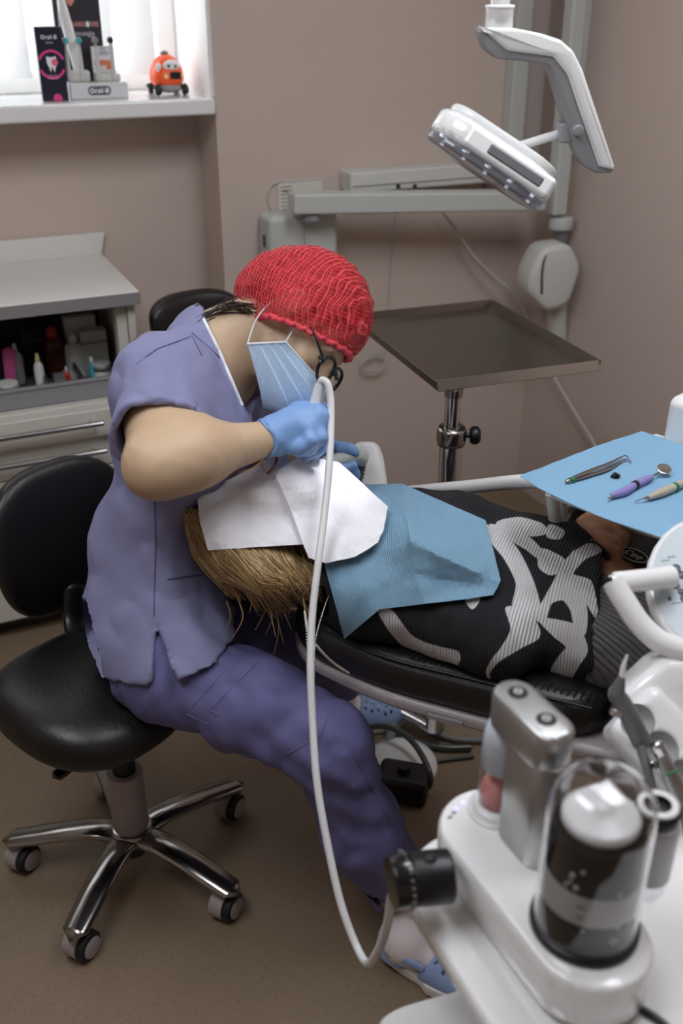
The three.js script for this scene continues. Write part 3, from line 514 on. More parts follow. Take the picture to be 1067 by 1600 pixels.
// ---------------------------------------------------------------- stainless tray on a pole
{
  const y = 0.985, q = [[664, 599], [917, 567], [778, 472], [574, 489]].map(p => UY(p[0], p[1], y));
  const t = thing('instrument_stand', 'stainless steel tray stand with chrome pole against the wall', 'stand', UY(690, 800, 0.9).setY(0));
  const c = q[0].clone().add(q[1]).add(q[2]).add(q[3]).multiplyScalar(0.25), ux = q[1].clone().sub(q[0]).normalize(), W = q[0].distanceTo(q[1]), D = (q[1].distanceTo(q[2]) + q[0].distanceTo(q[3])) / 2;
  const m = frameXY(c, ux, Y);   // x right, y up, z toward the viewer
  t.position.set(c.x, 0, c.z); t.base = t.position.clone();
  const b = (x0, x1, y0, y1, z0, z1, r = 0.0015) => bx(x0, x1, y0, y1, z0, z1, r).applyMatrix4(m), w = W / 2, d = D / 2, rim = 0.02;
  obj('tray_floor', b(-w, w, -0.019, -0.016, -d, d), M.traySteel, t);
  // flanges lean outward a little
  for (const [n, L, ang] of [[V(0, 0, 1), w, 0], [V(0, 0, -1), w, Math.PI], [V(1, 0, 0), d, Math.PI / 2], [V(-1, 0, 0), d, -Math.PI / 2]]) {
    const off = n.z ? d : w, mm = m.clone().multiply(new THREE.Matrix4().makeRotationY(ang)).multiply(new THREE.Matrix4().makeTranslation(0, -0.008, off + 0.002)).multiply(new THREE.Matrix4().makeRotationX(n.z > 0 ? -0.55 : 0.28));
    obj('rim', rbox(2 * L + 0.004, 0.024, 0.003, 0.001, mm), n.z > 0 ? M.steel : M.traySteel, t);
  }
  const pt = c.clone().add(V(-0.02, -0.02, 0.06)), pA = UY(709, 612, 0.955), pB = pA.clone().setY(0.05);
  obj('pole', rod(pA, pA.clone().setY(0.7), 0.018), M.chrome, t);
  obj('outer_pole', rod(V(pA.x, 0.84, pA.z), pB, 0.025), M.chrome, t);
  obj('collar', lathe([[0.018, -0.02], [0.03, -0.02], [0.032, -0.012], [0.032, 0.012], [0.029, 0.02], [0.018, 0.02]], new THREE.Matrix4().setPosition(V(pA.x, 0.855, pA.z))), M.steel, t);
  const kd = RT.clone(), k0 = V(pA.x, 0.855, pA.z).addScaledVector(kd, 0.03);
  obj('knob', [rod(k0, k0.clone().addScaledVector(kd, 0.012), 0.006), lathe([[0, 0], [0.016, 0], [0.02, 0.006], [0.02, 0.016], [0.014, 0.022], [0, 0.022]], rodM(k0.clone().addScaledVector(kd, 0.01), k0.clone().addScaledVector(kd, 0.1)))], M.black, t, 'black clamping knob');
  obj('tray_support', [b(-0.09, 0.09, -0.026, -0.0195, -0.09, 0.14), rod(V(pA.x, pA.y - 0.01, pA.z), V(pA.x, c.y - 0.02, pA.z), 0.02)], M.steel, t);
  for (const s of [-1, 1]) obj('foot', tube([V(pB.x + s * 0.005, 0.045, pB.z), V(pB.x + s * 0.06, 0.035, pB.z - 0.15), V(pB.x + s * 0.1, 0.014, pB.z - 0.3)], 0.014, 12, 12), M.chrome, t);
}
// ---------------------------------------------------------------- operator stool
function superPad(m, w, h, d, e = 2.6, puff = 0) {           // cushion: superellipse outline in x/z, domed top in y
  const P = [], nu = 56, nv = 26;
  const pos = [], idx = [];
  for (let j = 0; j <= nv; j++) { const v = (j / nv - 0.5) * Math.PI; for (let i = 0; i < nu; i++) { const a = i / nu * Math.PI * 2; const sp = (x, k) => Math.sign(x) * Math.pow(Math.abs(x), k); const c = sp(Math.cos(v), 0.45); const X = sp(Math.cos(a), 2 / e) * c * w / 2, Z = sp(Math.sin(a), 2 / e) * c * d / 2; const Yy = sp(Math.sin(v), 0.75) * h / 2; pos.push(X, Yy + (puff ? puff(X / (w / 2), Z / (d / 2), Yy) : 0), Z); } }
  for (let j = 0; j < nv; j++) for (let i = 0; i < nu; i++) { const a = j * nu + i, b = j * nu + (i + 1) % nu; idx.push(a, a + nu, b, b, a + nu, b + nu); }
  let g = new THREE.BufferGeometry(); g.setAttribute('position', new THREE.Float32BufferAttribute(pos, 3)); g.setIndex(idx);
  g = mergeVertices(g, 1e-5); g.computeVertexNormals(); const p = g.attributes.position, uv = new Float32Array(p.count * 2); for (let i = 0; i < p.count; i++) { uv[2 * i] = p.getX(i); uv[2 * i + 1] = p.getZ(i); } g.setAttribute('uv', new THREE.BufferAttribute(uv, 2));
  g.applyMatrix4(m); return g;
}
const hz = v => V(v.x, 0, v.z);
{
  const castP = [[37, 1354], [130, 1492], [357, 1430], [363, 1272], [172, 1240]].map(p => UY(p[0], p[1], 0));
  const c = castP.reduce((a, b) => a.add(b), V(0, 0, 0)).multiplyScalar(0.2); const ax = UY(214, 1352, 0).lerp(c, 0.4);
  const t = thing('operator_stool', 'black leather operator stool on a polished five-arm base under the seated person', 'stool', V(ax.x, 0, ax.z));
  obj('column', [lathe([[0, 0.115], [0.037, 0.115], [0.037, 0.27], [0.035, 0.272], [0, 0.272]], new THREE.Matrix4().setPosition(hz(ax)))], M.shell, t, 'mauve grey column sleeve');
  obj('gas_spring', rod(V(ax.x, 0.26, ax.z), V(ax.x, 0.42, ax.z), 0.024), M.black, t);
  obj('hub', lathe([[0, 0.045], [0.024, 0.045], [0.026, 0.07], [0.045, 0.085], [0.047, 0.112], [0.04, 0.122], [0, 0.122]], new THREE.Matrix4().setPosition(hz(ax))), M.polished, t);
  for (const p of castP) {
    const d = p.clone().sub(ax).setY(0), L = d.length(); d.normalize();
    const at = (s, y) => hz(ax).addScaledVector(d, s).setY(y);
    obj('base_arm', tube([at(0.02, 0.098), at(L * 0.3, 0.108), at(L * 0.6, 0.103), at(L * 0.85, 0.092), at(L + 0.012, 0.083)], [0.036, 0.03, 0.029, 0.0285, 0.027], 28, 18, { flat: 0.42, cap: 0.9 }), M.polished, t);
    const w = d.clone().cross(Y), tw = rr(-0.3, 0.3), axd = RT.clone().multiplyScalar(0.9).addScaledVector(V(FW.x, 0, FW.z).normalize(), -0.45).normalize();
    const cc = hz(p).addScaledVector(d, -0.004).setY(0.031);
    const ca = obj('castor', [rod(at(L, 0.05), at(L, 0.085), 0.008)], M.darkGrey, t);
    for (const s of [-1, 1]) {
      const o = cc.clone().addScaledVector(axd, s * 0.004), e = o.clone().addScaledVector(axd, s * 0.02);
      obj('wheel', lathe([[0, 0], [0.026, 0], [0.031, 0.004], [0.031, 0.016], [0.027, 0.02], [0, 0.02]], rodM(o, e), 28), M.rubber, ca, 'dark rubber tread');
      obj('wheel_disc', lathe([[0, 0.0202], [0.0235, 0.0202], [0.022, 0.0235], [0, 0.0245]], rodM(o, e), 28), M.shell, ca);
    }
    obj('hood', (() => { const g = new THREE.CylinderGeometry(0.0335, 0.0335, 0.03, 28, 1, false, 0, Math.PI * 2); g.applyMatrix4(rodM(cc.clone().addScaledVector(axd, -0.008), cc.clone().addScaledVector(axd, 0.02))); g.translate(0, 0.0035, 0); return g; })(), M.shell, ca);
  }
  // seat: wide pad, nose toward the room
  const sc = U(142, 1085, 1.93), nose = V(0.42, 0, 0.9).normalize();
  const sm = frameXY(sc, Y.clone().cross(nose), Y);
  obj('seat', superPad(sm, 0.345, 0.115, 0.37, 2.5, (x, z, y) => (y > 0 ? 1 : 0.4) * (-0.02 * Math.pow(Math.max(z, 0), 2) + 0.012 * x * x)), M.leather, t);
  obj('seat_plate', rod(V(ax.x, sc.y - 0.1, ax.z), V(ax.x, sc.y - 0.03, ax.z), 0.07, 0.11), M.black, t);
  for (const [a, b, r] of [[[85, 1130], [36, 1158], 0.014], [[130, 1180], [88, 1212], 0.0145]]) { const A = U(a[0], a[1], 1.94), B = U(b[0], b[1], 1.9); obj('lever', tube([A, A.clone().lerp(B, 0.5), B], [r * 0.6, r * 0.8, r * 1.1, r], 14, 14, { flat: 0.6 }), M.blackGloss, t); }
  // backrest
  const bc = U(92, 836, 2.1), bn = V(0.42, 0.12, 0.9).normalize();   // faces the seat
  const bm = frameXY(bc, Y.clone().cross(bn).negate(), bn);
  obj('backrest', superPad(bm, 0.335, 0.07, 0.325, 2.7, (x, z, y) => 0.03 * x * x), M.leather, t);
  obj('back_post', tube([U(118, 920, 2.1), U(118, 970, 2.1), U(128, 1010, 2.06), U(160, 1050, 1.98)], [0.03, 0.03, 0.03, 0.03], 20, 14, { flat: 0.5, up: bn }), M.black, t);
}
{ // second stool by the wall, mostly hidden
  const bc = U(296, 492, 2.7), t = thing('spare_stool', 'black leather stool standing behind the seated person by the wall', 'stool', V(bc.x + 0.05, 0, bc.z + 0.1));
  const bn = V(0.25, 0.1, 1).normalize(), bm = frameXY(bc, Y.clone().cross(bn).negate(), bn), ax = V(bc.x + 0.05, 0, bc.z + 0.1);
  obj('backrest', superPad(bm, 0.27, 0.07, 0.13, 2.8, (x, z, y) => 0.035 * x * x), M.leather, t);
  obj('back_post', tube([bc.clone().add(V(0, -0.04, -0.03)), bc.clone().add(V(0, -0.25, -0.02)), V(ax.x, 0.47, ax.z - 0.05)], 0.022, 16, 12, { flat: 0.5 }), M.black, t);
  obj('seat', superPad(frameXY(V(ax.x, 0.52, ax.z), V(1, 0, 0), Y), 0.34, 0.09, 0.32), M.leather, t);
  obj('column', rod(V(ax.x, 0.08, ax.z), V(ax.x, 0.5, ax.z), 0.025), M.chrome, t);
  for (let i = 0; i < 5; i++) { const a = i * 1.2566 + 0.3, d = V(Math.cos(a), 0, Math.sin(a)); obj('base_arm', tube([V(ax.x, 0.09, ax.z), ax.clone().addScaledVector(d, 0.13).setY(0.09), ax.clone().addScaledVector(d, 0.2).setY(0.07)], [0.022, 0.018, 0.016], 12, 12, { flat: 0.6 }), M.polished, t); obj('castor', rod(ax.clone().addScaledVector(d, 0.2).setY(0.028).addScaledVector(d, -0.014).add(V(0, 0, 0)), ax.clone().addScaledVector(d, 0.2).setY(0.028).addScaledVector(d, 0.014), 0.028), M.rubber, t); }
}
// ---------------------------------------------------------------- seated clinician (one person; clothing are her parts)
const HC = U(469, 513, 1.80);                                  // head centre
const hu = RT.clone().multiplyScalar(0.78).addScaledVector(UPV, 0.63).addScaledVector(FW, -0.06).normalize();
const hf = (() => { const f = RT.clone().multiplyScalar(0.6).addScaledVector(UPV, -0.75).addScaledVector(FW, -0.2); return f.addScaledVector(hu, -f.dot(hu)).normalize(); })();
const hs = hu.clone().cross(hf).normalize();                   // to one ear
const side = hs.dot(FW) < 0 ? 1 : -1; hs.multiplyScalar(side); // hs points to the viewer's side ear
const HM = frame(HC, hs, hu, hf), HL = (x, y, z) => V(x, y, z).applyMatrix4(HM);
function headPrims(H, rotM) {
  const at = (x, y, z) => V(x, y, z).applyMatrix4(rotM), E = (x, y, z, a, b, c) => ell(rotM.clone().setPosition(at(x, y, z)), a, b, c);
  return [E(0, 0.035, -0.012, 0.075, 0.083, 0.096), E(0, -0.03, 0.03, 0.06, 0.075, 0.06), E(0, -0.085, 0.045, 0.034, 0.03, 0.04), cap(at(0.045, -0.06, 0.0), at(0.015, -0.1, 0.055), 0.018, 0.016), cap(at(-0.045, -0.06, 0.0), at(-0.015, -0.1, 0.055), 0.018, 0.016), E(0.032, -0.025, 0.062, 0.025, 0.022, 0.02), E(-0.032, -0.025, 0.062, 0.025, 0.022, 0.02),
    cap(at(0, 0.008, 0.086), at(0, -0.032, 0.108), 0.009, 0.0125), cap(at(-0.011, -0.037, 0.096), at(0.011, -0.037, 0.096), 0.008), cap(at(-0.04, 0.018, 0.078), at(0.04, 0.018, 0.078), 0.009), cap(at(-0.018, -0.068, 0.086), at(0.018, -0.068, 0.086), 0.0085), cap(at(-0.015, -0.077, 0.085), at(0.015, -0.077, 0.085), 0.0085)];
}
function headSDF(rotM) {
  const base = blend(headPrims(0, rotM), 0.022), at = (x, y, z) => V(x, y, z).applyMatrix4(rotM);
  const so = [ell(rotM.clone().setPosition(at(0.031, 0.0, 0.094)), 0.017, 0.011, 0.014), ell(rotM.clone().setPosition(at(-0.031, 0.0, 0.094)), 0.017, 0.011, 0.014)];
  const ears = []; for (const s of [1, -1]) { ears.push(ell(rotM.clone().multiply(new THREE.Matrix4().makeTranslation(s * 0.085, 0.008, -0.012)).multiply(new THREE.Matrix4().makeRotationY(s * -0.45)), 0.011, 0.038, 0.023)); }
  const cuts = []; for (const s of [1, -1]) cuts.push(ell(rotM.clone().multiply(new THREE.Matrix4().makeTranslation(s * 0.097, 0.012, -0.009)).multiply(new THREE.Matrix4().makeRotationY(s * -0.45)), 0.009, 0.024, 0.013));
  return { lo: base.lo.clone().subScalar(0.03), hi: base.hi.clone().addScalar(0.03), f: (x, y, z) => { let d = base.f(x, y, z); for (const q of so) { const e = -q.f(x, y, z), h = Math.max(0.008 - Math.abs(d - e), 0) / 0.008; d = Math.max(d, e) + h * h * 0.002; } for (let i = 0; i < 2; i++) { const e = Math.max(ears[i].f(x, y, z), -cuts[i].f(x, y, z)); const h = Math.max(0.008 - Math.abs(d - e), 0) / 0.008; d = Math.min(d, e) - h * h * 0.002; } return d; } };
}
const N = {   // joints: pixel and depth
  pelR: U(248, 985, 1.89), pelL: U(276, 962, 2.07), waR: U(236, 845, 1.87), waL: U(262, 830, 2.02), chR: U(288, 668, 1.78), chL: U(325, 650, 1.97),
  shR: U(262, 598, 1.725), shL: U(352, 585, 2.03), nk: U(348, 545, 1.85), elR: U(246, 728, 1.56), wrR: U(428, 683, 1.685), elL: U(420, 742, 2.14), wrL: U(500, 712, 1.99),
  hipR: U(262, 1035, 1.855), hipL: U(300, 985, 2.05), knR: U(518, 1162, 1.77), knL: U(497, 1000, 2.1), anR: UY(628, 1418, 0.095), anL: UY(522, 1082, 0.11), };
const armR = chain([N.shR, N.shR.clone().lerp(N.elR, 0.5), N.elR], [0.058, 0.054, 0.046]).concat(chain([N.elR, N.elR.clone().lerp(N.wrR, 0.3).add(V(0, 0.004, 0)), N.wrR], [0.045, 0.047, 0.028]));
const armL = chain([N.shL, N.elL, N.wrL], [0.054, 0.042, 0.027]);
const legR = chain([N.hipR, N.knR, N.anR], [0.07, 0.045, 0.034]), legL = chain([N.hipL, N.knL, N.anL], [0.07, 0.045, 0.034]);
const torsoP = [...chain([N.pelR, N.waR, N.chR], [0.1, 0.078, 0.1]), ...chain([N.pelL, N.waL, N.chL], [0.1, 0.078, 0.1]), cap(N.shR, N.chR, 0.06, 0.09), cap(N.shL, N.chL, 0.06, 0.09), cap(N.nk, N.chR.clone().lerp(N.chL, 0.5), 0.06, 0.09), cap(N.shR, N.nk, 0.055, 0.05), cap(N.shL, N.nk, 0.055, 0.05)];
const NECK = [cap(N.nk.clone().addScaledVector(UPV, -0.03), HL(0, -0.045, -0.035), 0.056, 0.05), cap(N.nk.clone().addScaledVector(FW, -0.03).addScaledVector(RT,-0.03), HL(0.02, -0.02, -0.06), 0.04, 0.036)];
const headS = headSDF(HM);
const bodyS = (() => { const b = blend([...torsoP, ...armR, ...armL, ...legR, ...legL, ...NECK], 0.05); return { lo: b.lo.min(headS.lo), hi: b.hi.max(headS.hi), f: (x, y, z) => { const d = b.f(x, y, z), e = headS.f(x, y, z), h = Math.max(0.02 - Math.abs(d - e), 0) / 0.02; return Math.min(d, e) - h * h * 0.005; } }; })();
const nurse = thing('person', 'clinician in purple scrubs with red net cap seated on the stool', 'person', V(N.pelR.x, 0, N.pelR.z));
// hands: palm and five fingers, closed on what they hold
function hand(joints) { const P = []; for (const [pts, rs] of joints) P.push(...chain(pts, rs)); return blend(P, 0.012); }
const HR = (px, py, t) => U(px, py, t);
const handR = hand([
  [[HR(430, 682, 1.685), HR(462, 664, 1.688), HR(494, 652, 1.69)], [0.03, 0.031, 0.024]], [[HR(440, 678, 1.72), HR(472, 655, 1.725), HR(498, 646, 1.72)], [0.028, 0.03, 0.022]],
  [[HR(497, 648, 1.735), HR(510, 668, 1.74), HR(500, 700, 1.735), HR(488, 716, 1.73)], [0.0125, 0.0105, 0.0095, 0.008]],
  [[HR(500, 652, 1.705), HR(510, 676, 1.70), HR(494, 702, 1.70), HR(478, 714, 1.702)], [0.0125, 0.0108, 0.0098, 0.0082]],
  [[HR(492, 662, 1.68), HR(500, 684, 1.672), HR(482, 702, 1.675), HR(466, 708, 1.68)], [0.0122, 0.0102, 0.0092, 0.008]],
  [[HR(480, 668, 1.665), HR(486, 688, 1.658), HR(470, 700, 1.662), HR(456, 702, 1.668)], [0.0115, 0.0095, 0.0085, 0.0072]],
  [[HR(462, 648, 1.745), HR(486, 642, 1.765), HR(502, 664, 1.76), HR(498, 690, 1.75)], [0.015, 0.0125, 0.0105, 0.0085]],
]);
const handL = hand([
  [[HR(498, 712, 1.985), HR(512, 716, 1.955), HR(524, 712, 1.93)], [0.028, 0.03, 0.022]], [[HR(500, 706, 2.0), HR(518, 706, 1.97)], [0.025, 0.022]],
  [[HR(518, 706, 1.93), HR(532, 700, 1.905), HR(546, 701, 1.9), HR(556, 707, 1.9)], [0.0115, 0.0098, 0.009, 0.008]],
  [[HR(520, 722, 1.96), HR(545, 748, 1.95), HR(553, 742, 1.905), HR(551, 727, 1.885)], [0.0125, 0.0105, 0.01, 0.0095]],
  [[HR(516, 726, 1.955), HR(532, 752, 1.94), HR(539, 746, 1.9), HR(537, 732, 1.88)], [0.012, 0.0105, 0.01, 0.0095]],
  [[HR(512, 728, 1.95), HR(520, 754, 1.935), HR(526, 749, 1.9), HR(524, 737, 1.88)], [0.011, 0.0095, 0.009, 0.0085]],
  [[HR(508, 700, 1.985), HR(522, 700, 1.965), HR(536, 702, 1.955), HR(546, 705, 1.955)], [0.012, 0.0105, 0.0095, 0.0085]],
]);
const skinR = { f: null };
{
  const bodyG = mesh(bodyS, 0.012, (x, y, z) => bodyS.f(x, y, z) + 0.001), hG = mesh(headS, 0.0035);
  const aS = blend(armR, 0.03), aG = mesh(aS, 0.006, (x, y, z) => { const dx = (x - N.shR.x) * 0, e = aS.f(x, y, z); return e; });
  const bn = obj('body', [bodyG, hG, aG, mesh(grow(handR, -0.0015), 0.0045), mesh(grow(handL, -0.0015), 0.0045)].map(g => uvBy(g, p => [p.x + p.z, p.y + 0.3 * p.z])), M.skin, nurse);
}
const ridge = n => 0.5 - Math.abs(n) * 2.2;
const fold = (x, y, z) => 0.006 * ns(x * 8, y * 5, z * 8) + 0.0042 * ridge(ns(x * 15 + y * 6 + 4, y * 7 - x * 5, z * 15)) + 0.0014 * ns(x * 45, y * 25, z * 45 + 7);
const plane = (o, n) => { const u = n.clone().normalize(), d = u.dot(o); return (x, y, z) => u.x * x + u.y * y + u.z * z - d; };
{ // scrub top
  const torso = blend([...torsoP.slice(0, 4).map(p => p), ...torsoP.slice(4)], 0.07), sl = blend(chain([N.shR, N.shR.clone().lerp(N.elR, 0.9)], [0.072, 0.083]), 0.02), slL = blend(chain([N.shL, N.shL.clone().lerp(N.elL, 0.6)], [0.07, 0.07]), 0.02);
  const slEnd = plane(N.shR.clone().lerp(N.elR, 0.7), N.elR.clone().sub(N.shR).addScaledVector(RT, 0.03).addScaledVector(UPV, 0.02)), slEndL = plane(N.shL.clone().lerp(N.elL, 0.6), N.elL.clone().sub(N.shL));
  const tHip = blend([cap(N.pelR, N.pelL, 0.118), cap(N.hipR.clone().lerp(N.knR, 0.12), N.pelR, 0.112, 0.115), cap(N.hipL.clone().lerp(N.knL, 0.12), N.pelL, 0.112, 0.115)], 0.04), hem = plane(U(232, 1062, 1.75), V(0, -1, 0).addScaledVector(RT, 0.22)), neckCut = cap(N.nk.clone().addScaledVector(UPV, 0.05), HL(0, -0.05, -0.03), 0.056, 0.07);
  const vA = U(322, 496, 1.8), vC = U(392, 655, 1.83), chestN = RT.clone().multiplyScalar(0.86).addScaledVector(UPV, 0.3).addScaledVector(FW, 0.1);
  const vP0 = U(324, 500, 1.78), vN = U(388, 650, 1.78).sub(vP0).cross(FW), vRight = vN.dot(RT) > 0 ? vN.negate() : vN, vCut = plane(vP0, vRight), vLow = plane(U(386, 652, 1.78), V(0, -1, 0).addScaledVector(RT, 0.35));
  // slit wedge at the side of the hem
  const sA = U(238, 982, 1.72), d1 = plane(sA, ((a, b) => a.clone().cross(b))(U(236, 1075, 1.72).sub(sA), FW)), d2 = plane(sA, ((a, b) => a.clone().cross(b))(U(279, 1070, 1.72).sub(sA), FW));
  const sg = Math.sign(d1(...U(258, 1050, 1.72).toArray())), sg2 = Math.sign(d2(...U(258, 1050, 1.72).toArray()));
  const nearSide = plane(N.pelR.clone().lerp(N.pelL, 0.35), FW.clone().setY(0));
  const loosen = (x, y, z) => 0.012 + 0.026 * sstep(0.85, 0.56, y);   // hangs away from the body lower down
  const top = (x, y, z) => {
    const fo = fold(x, y, z) * 1.5;
    let d = torso.f(x, y, z) - loosen(x, y, z); { const e = tHip.f(x, y, z) - 0.01, h = Math.max(0.06 - Math.abs(d - e), 0) / 0.06; d = Math.min(d, e) - h * h * 0.015; } d += fo;
    let s = Math.max(sl.f(x, y, z) + fo * 0.8, slEnd(x, y, z)), s2 = Math.max(slL.f(x, y, z), slEndL(x, y, z));
    const sin = Math.max(sl.f(x, y, z) + fo * 0.8 + 0.012, -(slEnd(x, y, z) + 0.06)); s = Math.max(s, -sin);
    const h = Math.max(0.035 - Math.abs(d - s), 0) / 0.035; d = Math.min(d, s) - h * h * 0.00875; d = Math.min(d, s2);
    d = Math.max(d, -neckCut.f(x, y, z)); d = Math.max(d, -Math.max(vCut(x, y, z), vLow(x, y, z)));
    d = Math.max(d, hem(x, y, z));
    const w = Math.max(-sg * d1(x, y, z), -sg2 * d2(x, y, z), nearSide(x, y, z)); d = Math.max(d, -w);
    return d;
  };
  const g = mesh({ lo: torso.lo.clone().min(sl.lo), hi: torso.hi.clone().max(sl.hi) }, 0.0065, top, 0.03);
  const tp = obj('scrub_top', uvBy(g, p => [p.x + p.z * 0.5, p.y + p.z * 0.5]), M.scrub, nurse, 'purple short-sleeved scrub top with side slit');
  const onTop = (px, py, t0) => { const t = hit({ f: top }, px, py, t0, t0 + 0.6); return t ? U(px, py, t - 0.001) : null; };
  const strip = (pts, r, t0) => { const q = []; for (let i = 0; i < pts.length - 1; i++) for (let k = 0; k < 8; k++) { const p = onTop(lerp(pts[i][0], pts[i + 1][0], k / 8), lerp(pts[i][1], pts[i + 1][1], k / 8), t0); if (p) q.push(p); } return q.length > 3 ? tube(q, r, q.length * 2, 6) : null; };
  const sm = [[[240, 745], [243, 840], [240, 980]], [[300, 520], [330, 545], [345, 560]], [[212, 570], [245, 545], [300, 525], [318, 560]], [[262, 905], [330, 895]]].map(p => strip(p, 0.0011, 1.45)).filter(Boolean);
  if (sm.length) obj('stitching', sm, M.seam, tp);
  // white piping of the V neck and the dark vest under it
  const pip = strip([[318, 499], [342, 548], [364, 600], [380, 638]], 0.0035, 1.5); if (pip) obj('neck_piping', pip, M.maskWhite, tp, 'white piping of the neckline');
}
{ // trousers
  const pel = blend([cap(N.pelR, N.pelL, 0.098), cap(N.hipR, N.pelR, 0.1, 0.098), cap(N.hipL, N.pelL, 0.098, 0.098)], 0.05);
  const kneeDrop = N.knR.clone(), midS = N.knR.clone().lerp(N.anR, 0.5).addScaledVector(RT, -0.012);
  const lr = blend([...chain([N.hipR, N.hipR.clone().lerp(N.knR, 0.55).add(V(0, 0.004, 0)), N.knR], [0.098, 0.088, 0.073]), ...chain([N.knR, midS, N.anR.clone().add(V(0, 0.05, 0))], [0.072, 0.072, 0.066])], 0.03);
  const ll = blend([...chain([N.hipL, N.knL], [0.11, 0.08]), ...chain([N.knL, N.anL.clone().add(V(0, 0.03, 0))], [0.08, 0.066])], 0.03);
  const cuff = plane(N.anR.clone().add(V(0, 0.045, 0)), N.anR.clone().sub(N.knR)), cuffL = plane(N.anL.clone().add(V(0, 0.03, 0)), N.anL.clone().sub(N.knL));
  const f = (x, y, z) => { const fo = fold(x * 1.1, y * 1.1, z * 1.1) * 1.6; const kd = Math.hypot(x - N.knR.x, y - N.knR.y + 0.03, z - N.knR.z); const kw = 0.006 * Math.exp(-kd * kd / 0.012) * Math.sin((x * 0.6 + y + z * 0.2) * 95);
    let a = Math.max(lr.f(x, y, z), cuff(x, y, z)), b = Math.max(ll.f(x, y, z), cuffL(x, y, z)); a = Math.max(a, -Math.max(lr.f(x, y, z) + 0.012, -(cuff(x, y, z) + 0.05)));
    let d = pel.f(x, y, z); for (const e of [a, b]) { const h = Math.max(0.05 - Math.abs(d - e), 0) / 0.05; d = Math.min(d, e) - h * h * 0.0125; } return d + fo + kw; };
  const lo = pel.lo.clone().min(lr.lo).min(ll.lo), hi = pel.hi.clone().max(lr.hi).max(ll.hi);
  const tr = obj('trousers', uvBy(mesh({ lo, hi }, 0.0075, f), p => [p.x + p.z * 0.4, p.y + p.z * 0.4]), M.trouser, nurse, 'purple scrub trousers');
  const strip = (pts) => { const q = []; for (let i = 0; i < pts.length - 1; i++) for (let k = 0; k < 8; k++) { const px = lerp(pts[i][0], pts[i + 1][0], k / 8), py = lerp(pts[i][1], pts[i + 1][1], k / 8), t = hit({ f }, px, py, 1.5, 2.3); if (t) q.push(U(px, py, t)); } return q.length > 3 ? tube(q, 0.0011, q.length * 2, 6) : null; };
  const sm = [[[372, 1025], [290, 1115], [330, 1135]], [[402, 1035], [328, 1110], [345, 1118]], [[545, 1165], [580, 1230], [622, 1310]], [[445, 1180], [500, 1150], [515, 1110]]].map(strip).filter(Boolean);
  if (sm.length) obj('stitching', sm, M.seam, tr);
}
{ // gloves
  const cuffR = blend(chain([N.elR.clone().lerp(N.wrR, 0.9), N.wrR.clone().lerp(HR(462, 664, 1.688), 0.4)], [0.0325, 0.034]), 0.01);
  const fR = (x, y, z) => { const d = handR.f(x, y, z) + 0.0012 * ns(x * 60, y * 60, z * 60), e = cuffR.f(x, y, z) + 0.003 * ns(x * 40, y * 40, z * 40 + 3), h = Math.max(0.015 - Math.abs(d - e), 0) / 0.015; return Math.min(d, e) - h * h * 0.00375; };
  const cutR = plane(N.elR.clone().lerp(N.wrR, 0.9), N.elR.clone().sub(N.wrR));
  const gl = obj('glove', mesh({ lo: handR.lo.clone().min(cuffR.lo), hi: handR.hi.clone().max(cuffR.hi) }, 0.0035, (x, y, z) => Math.max(fR(x, y, z), cutR(x, y, z))), M.glove, nurse, 'blue glove closed on the white handpiece');
  const ringC = N.elR.clone().lerp(N.wrR, 0.905), ax = N.wrR.clone().sub(N.elR).normalize(), e1 = ax.clone().cross(Y).normalize(), e2 = e1.clone().cross(ax), pts = [];
  for (let i = 0; i <= 40; i++) { const a = i / 40 * Math.PI * 2; pts.push(ringC.clone().addScaledVector(e1, Math.cos(a) * 0.033).addScaledVector(e2, Math.sin(a) * 0.033).addScaledVector(ax, 0.005 * Math.sin(a * 3 + 1))); }
  obj('cuff_roll', tube(pts, 0.003, 80, 8), M.glove, gl);
  obj('glove', mesh(handL, 0.0035, (x, y, z) => handL.f(x, y, z) + 0.001 * ns(x * 60, y * 60, z * 60)), M.glove, nurse, 'blue glove around the suction handle');
}
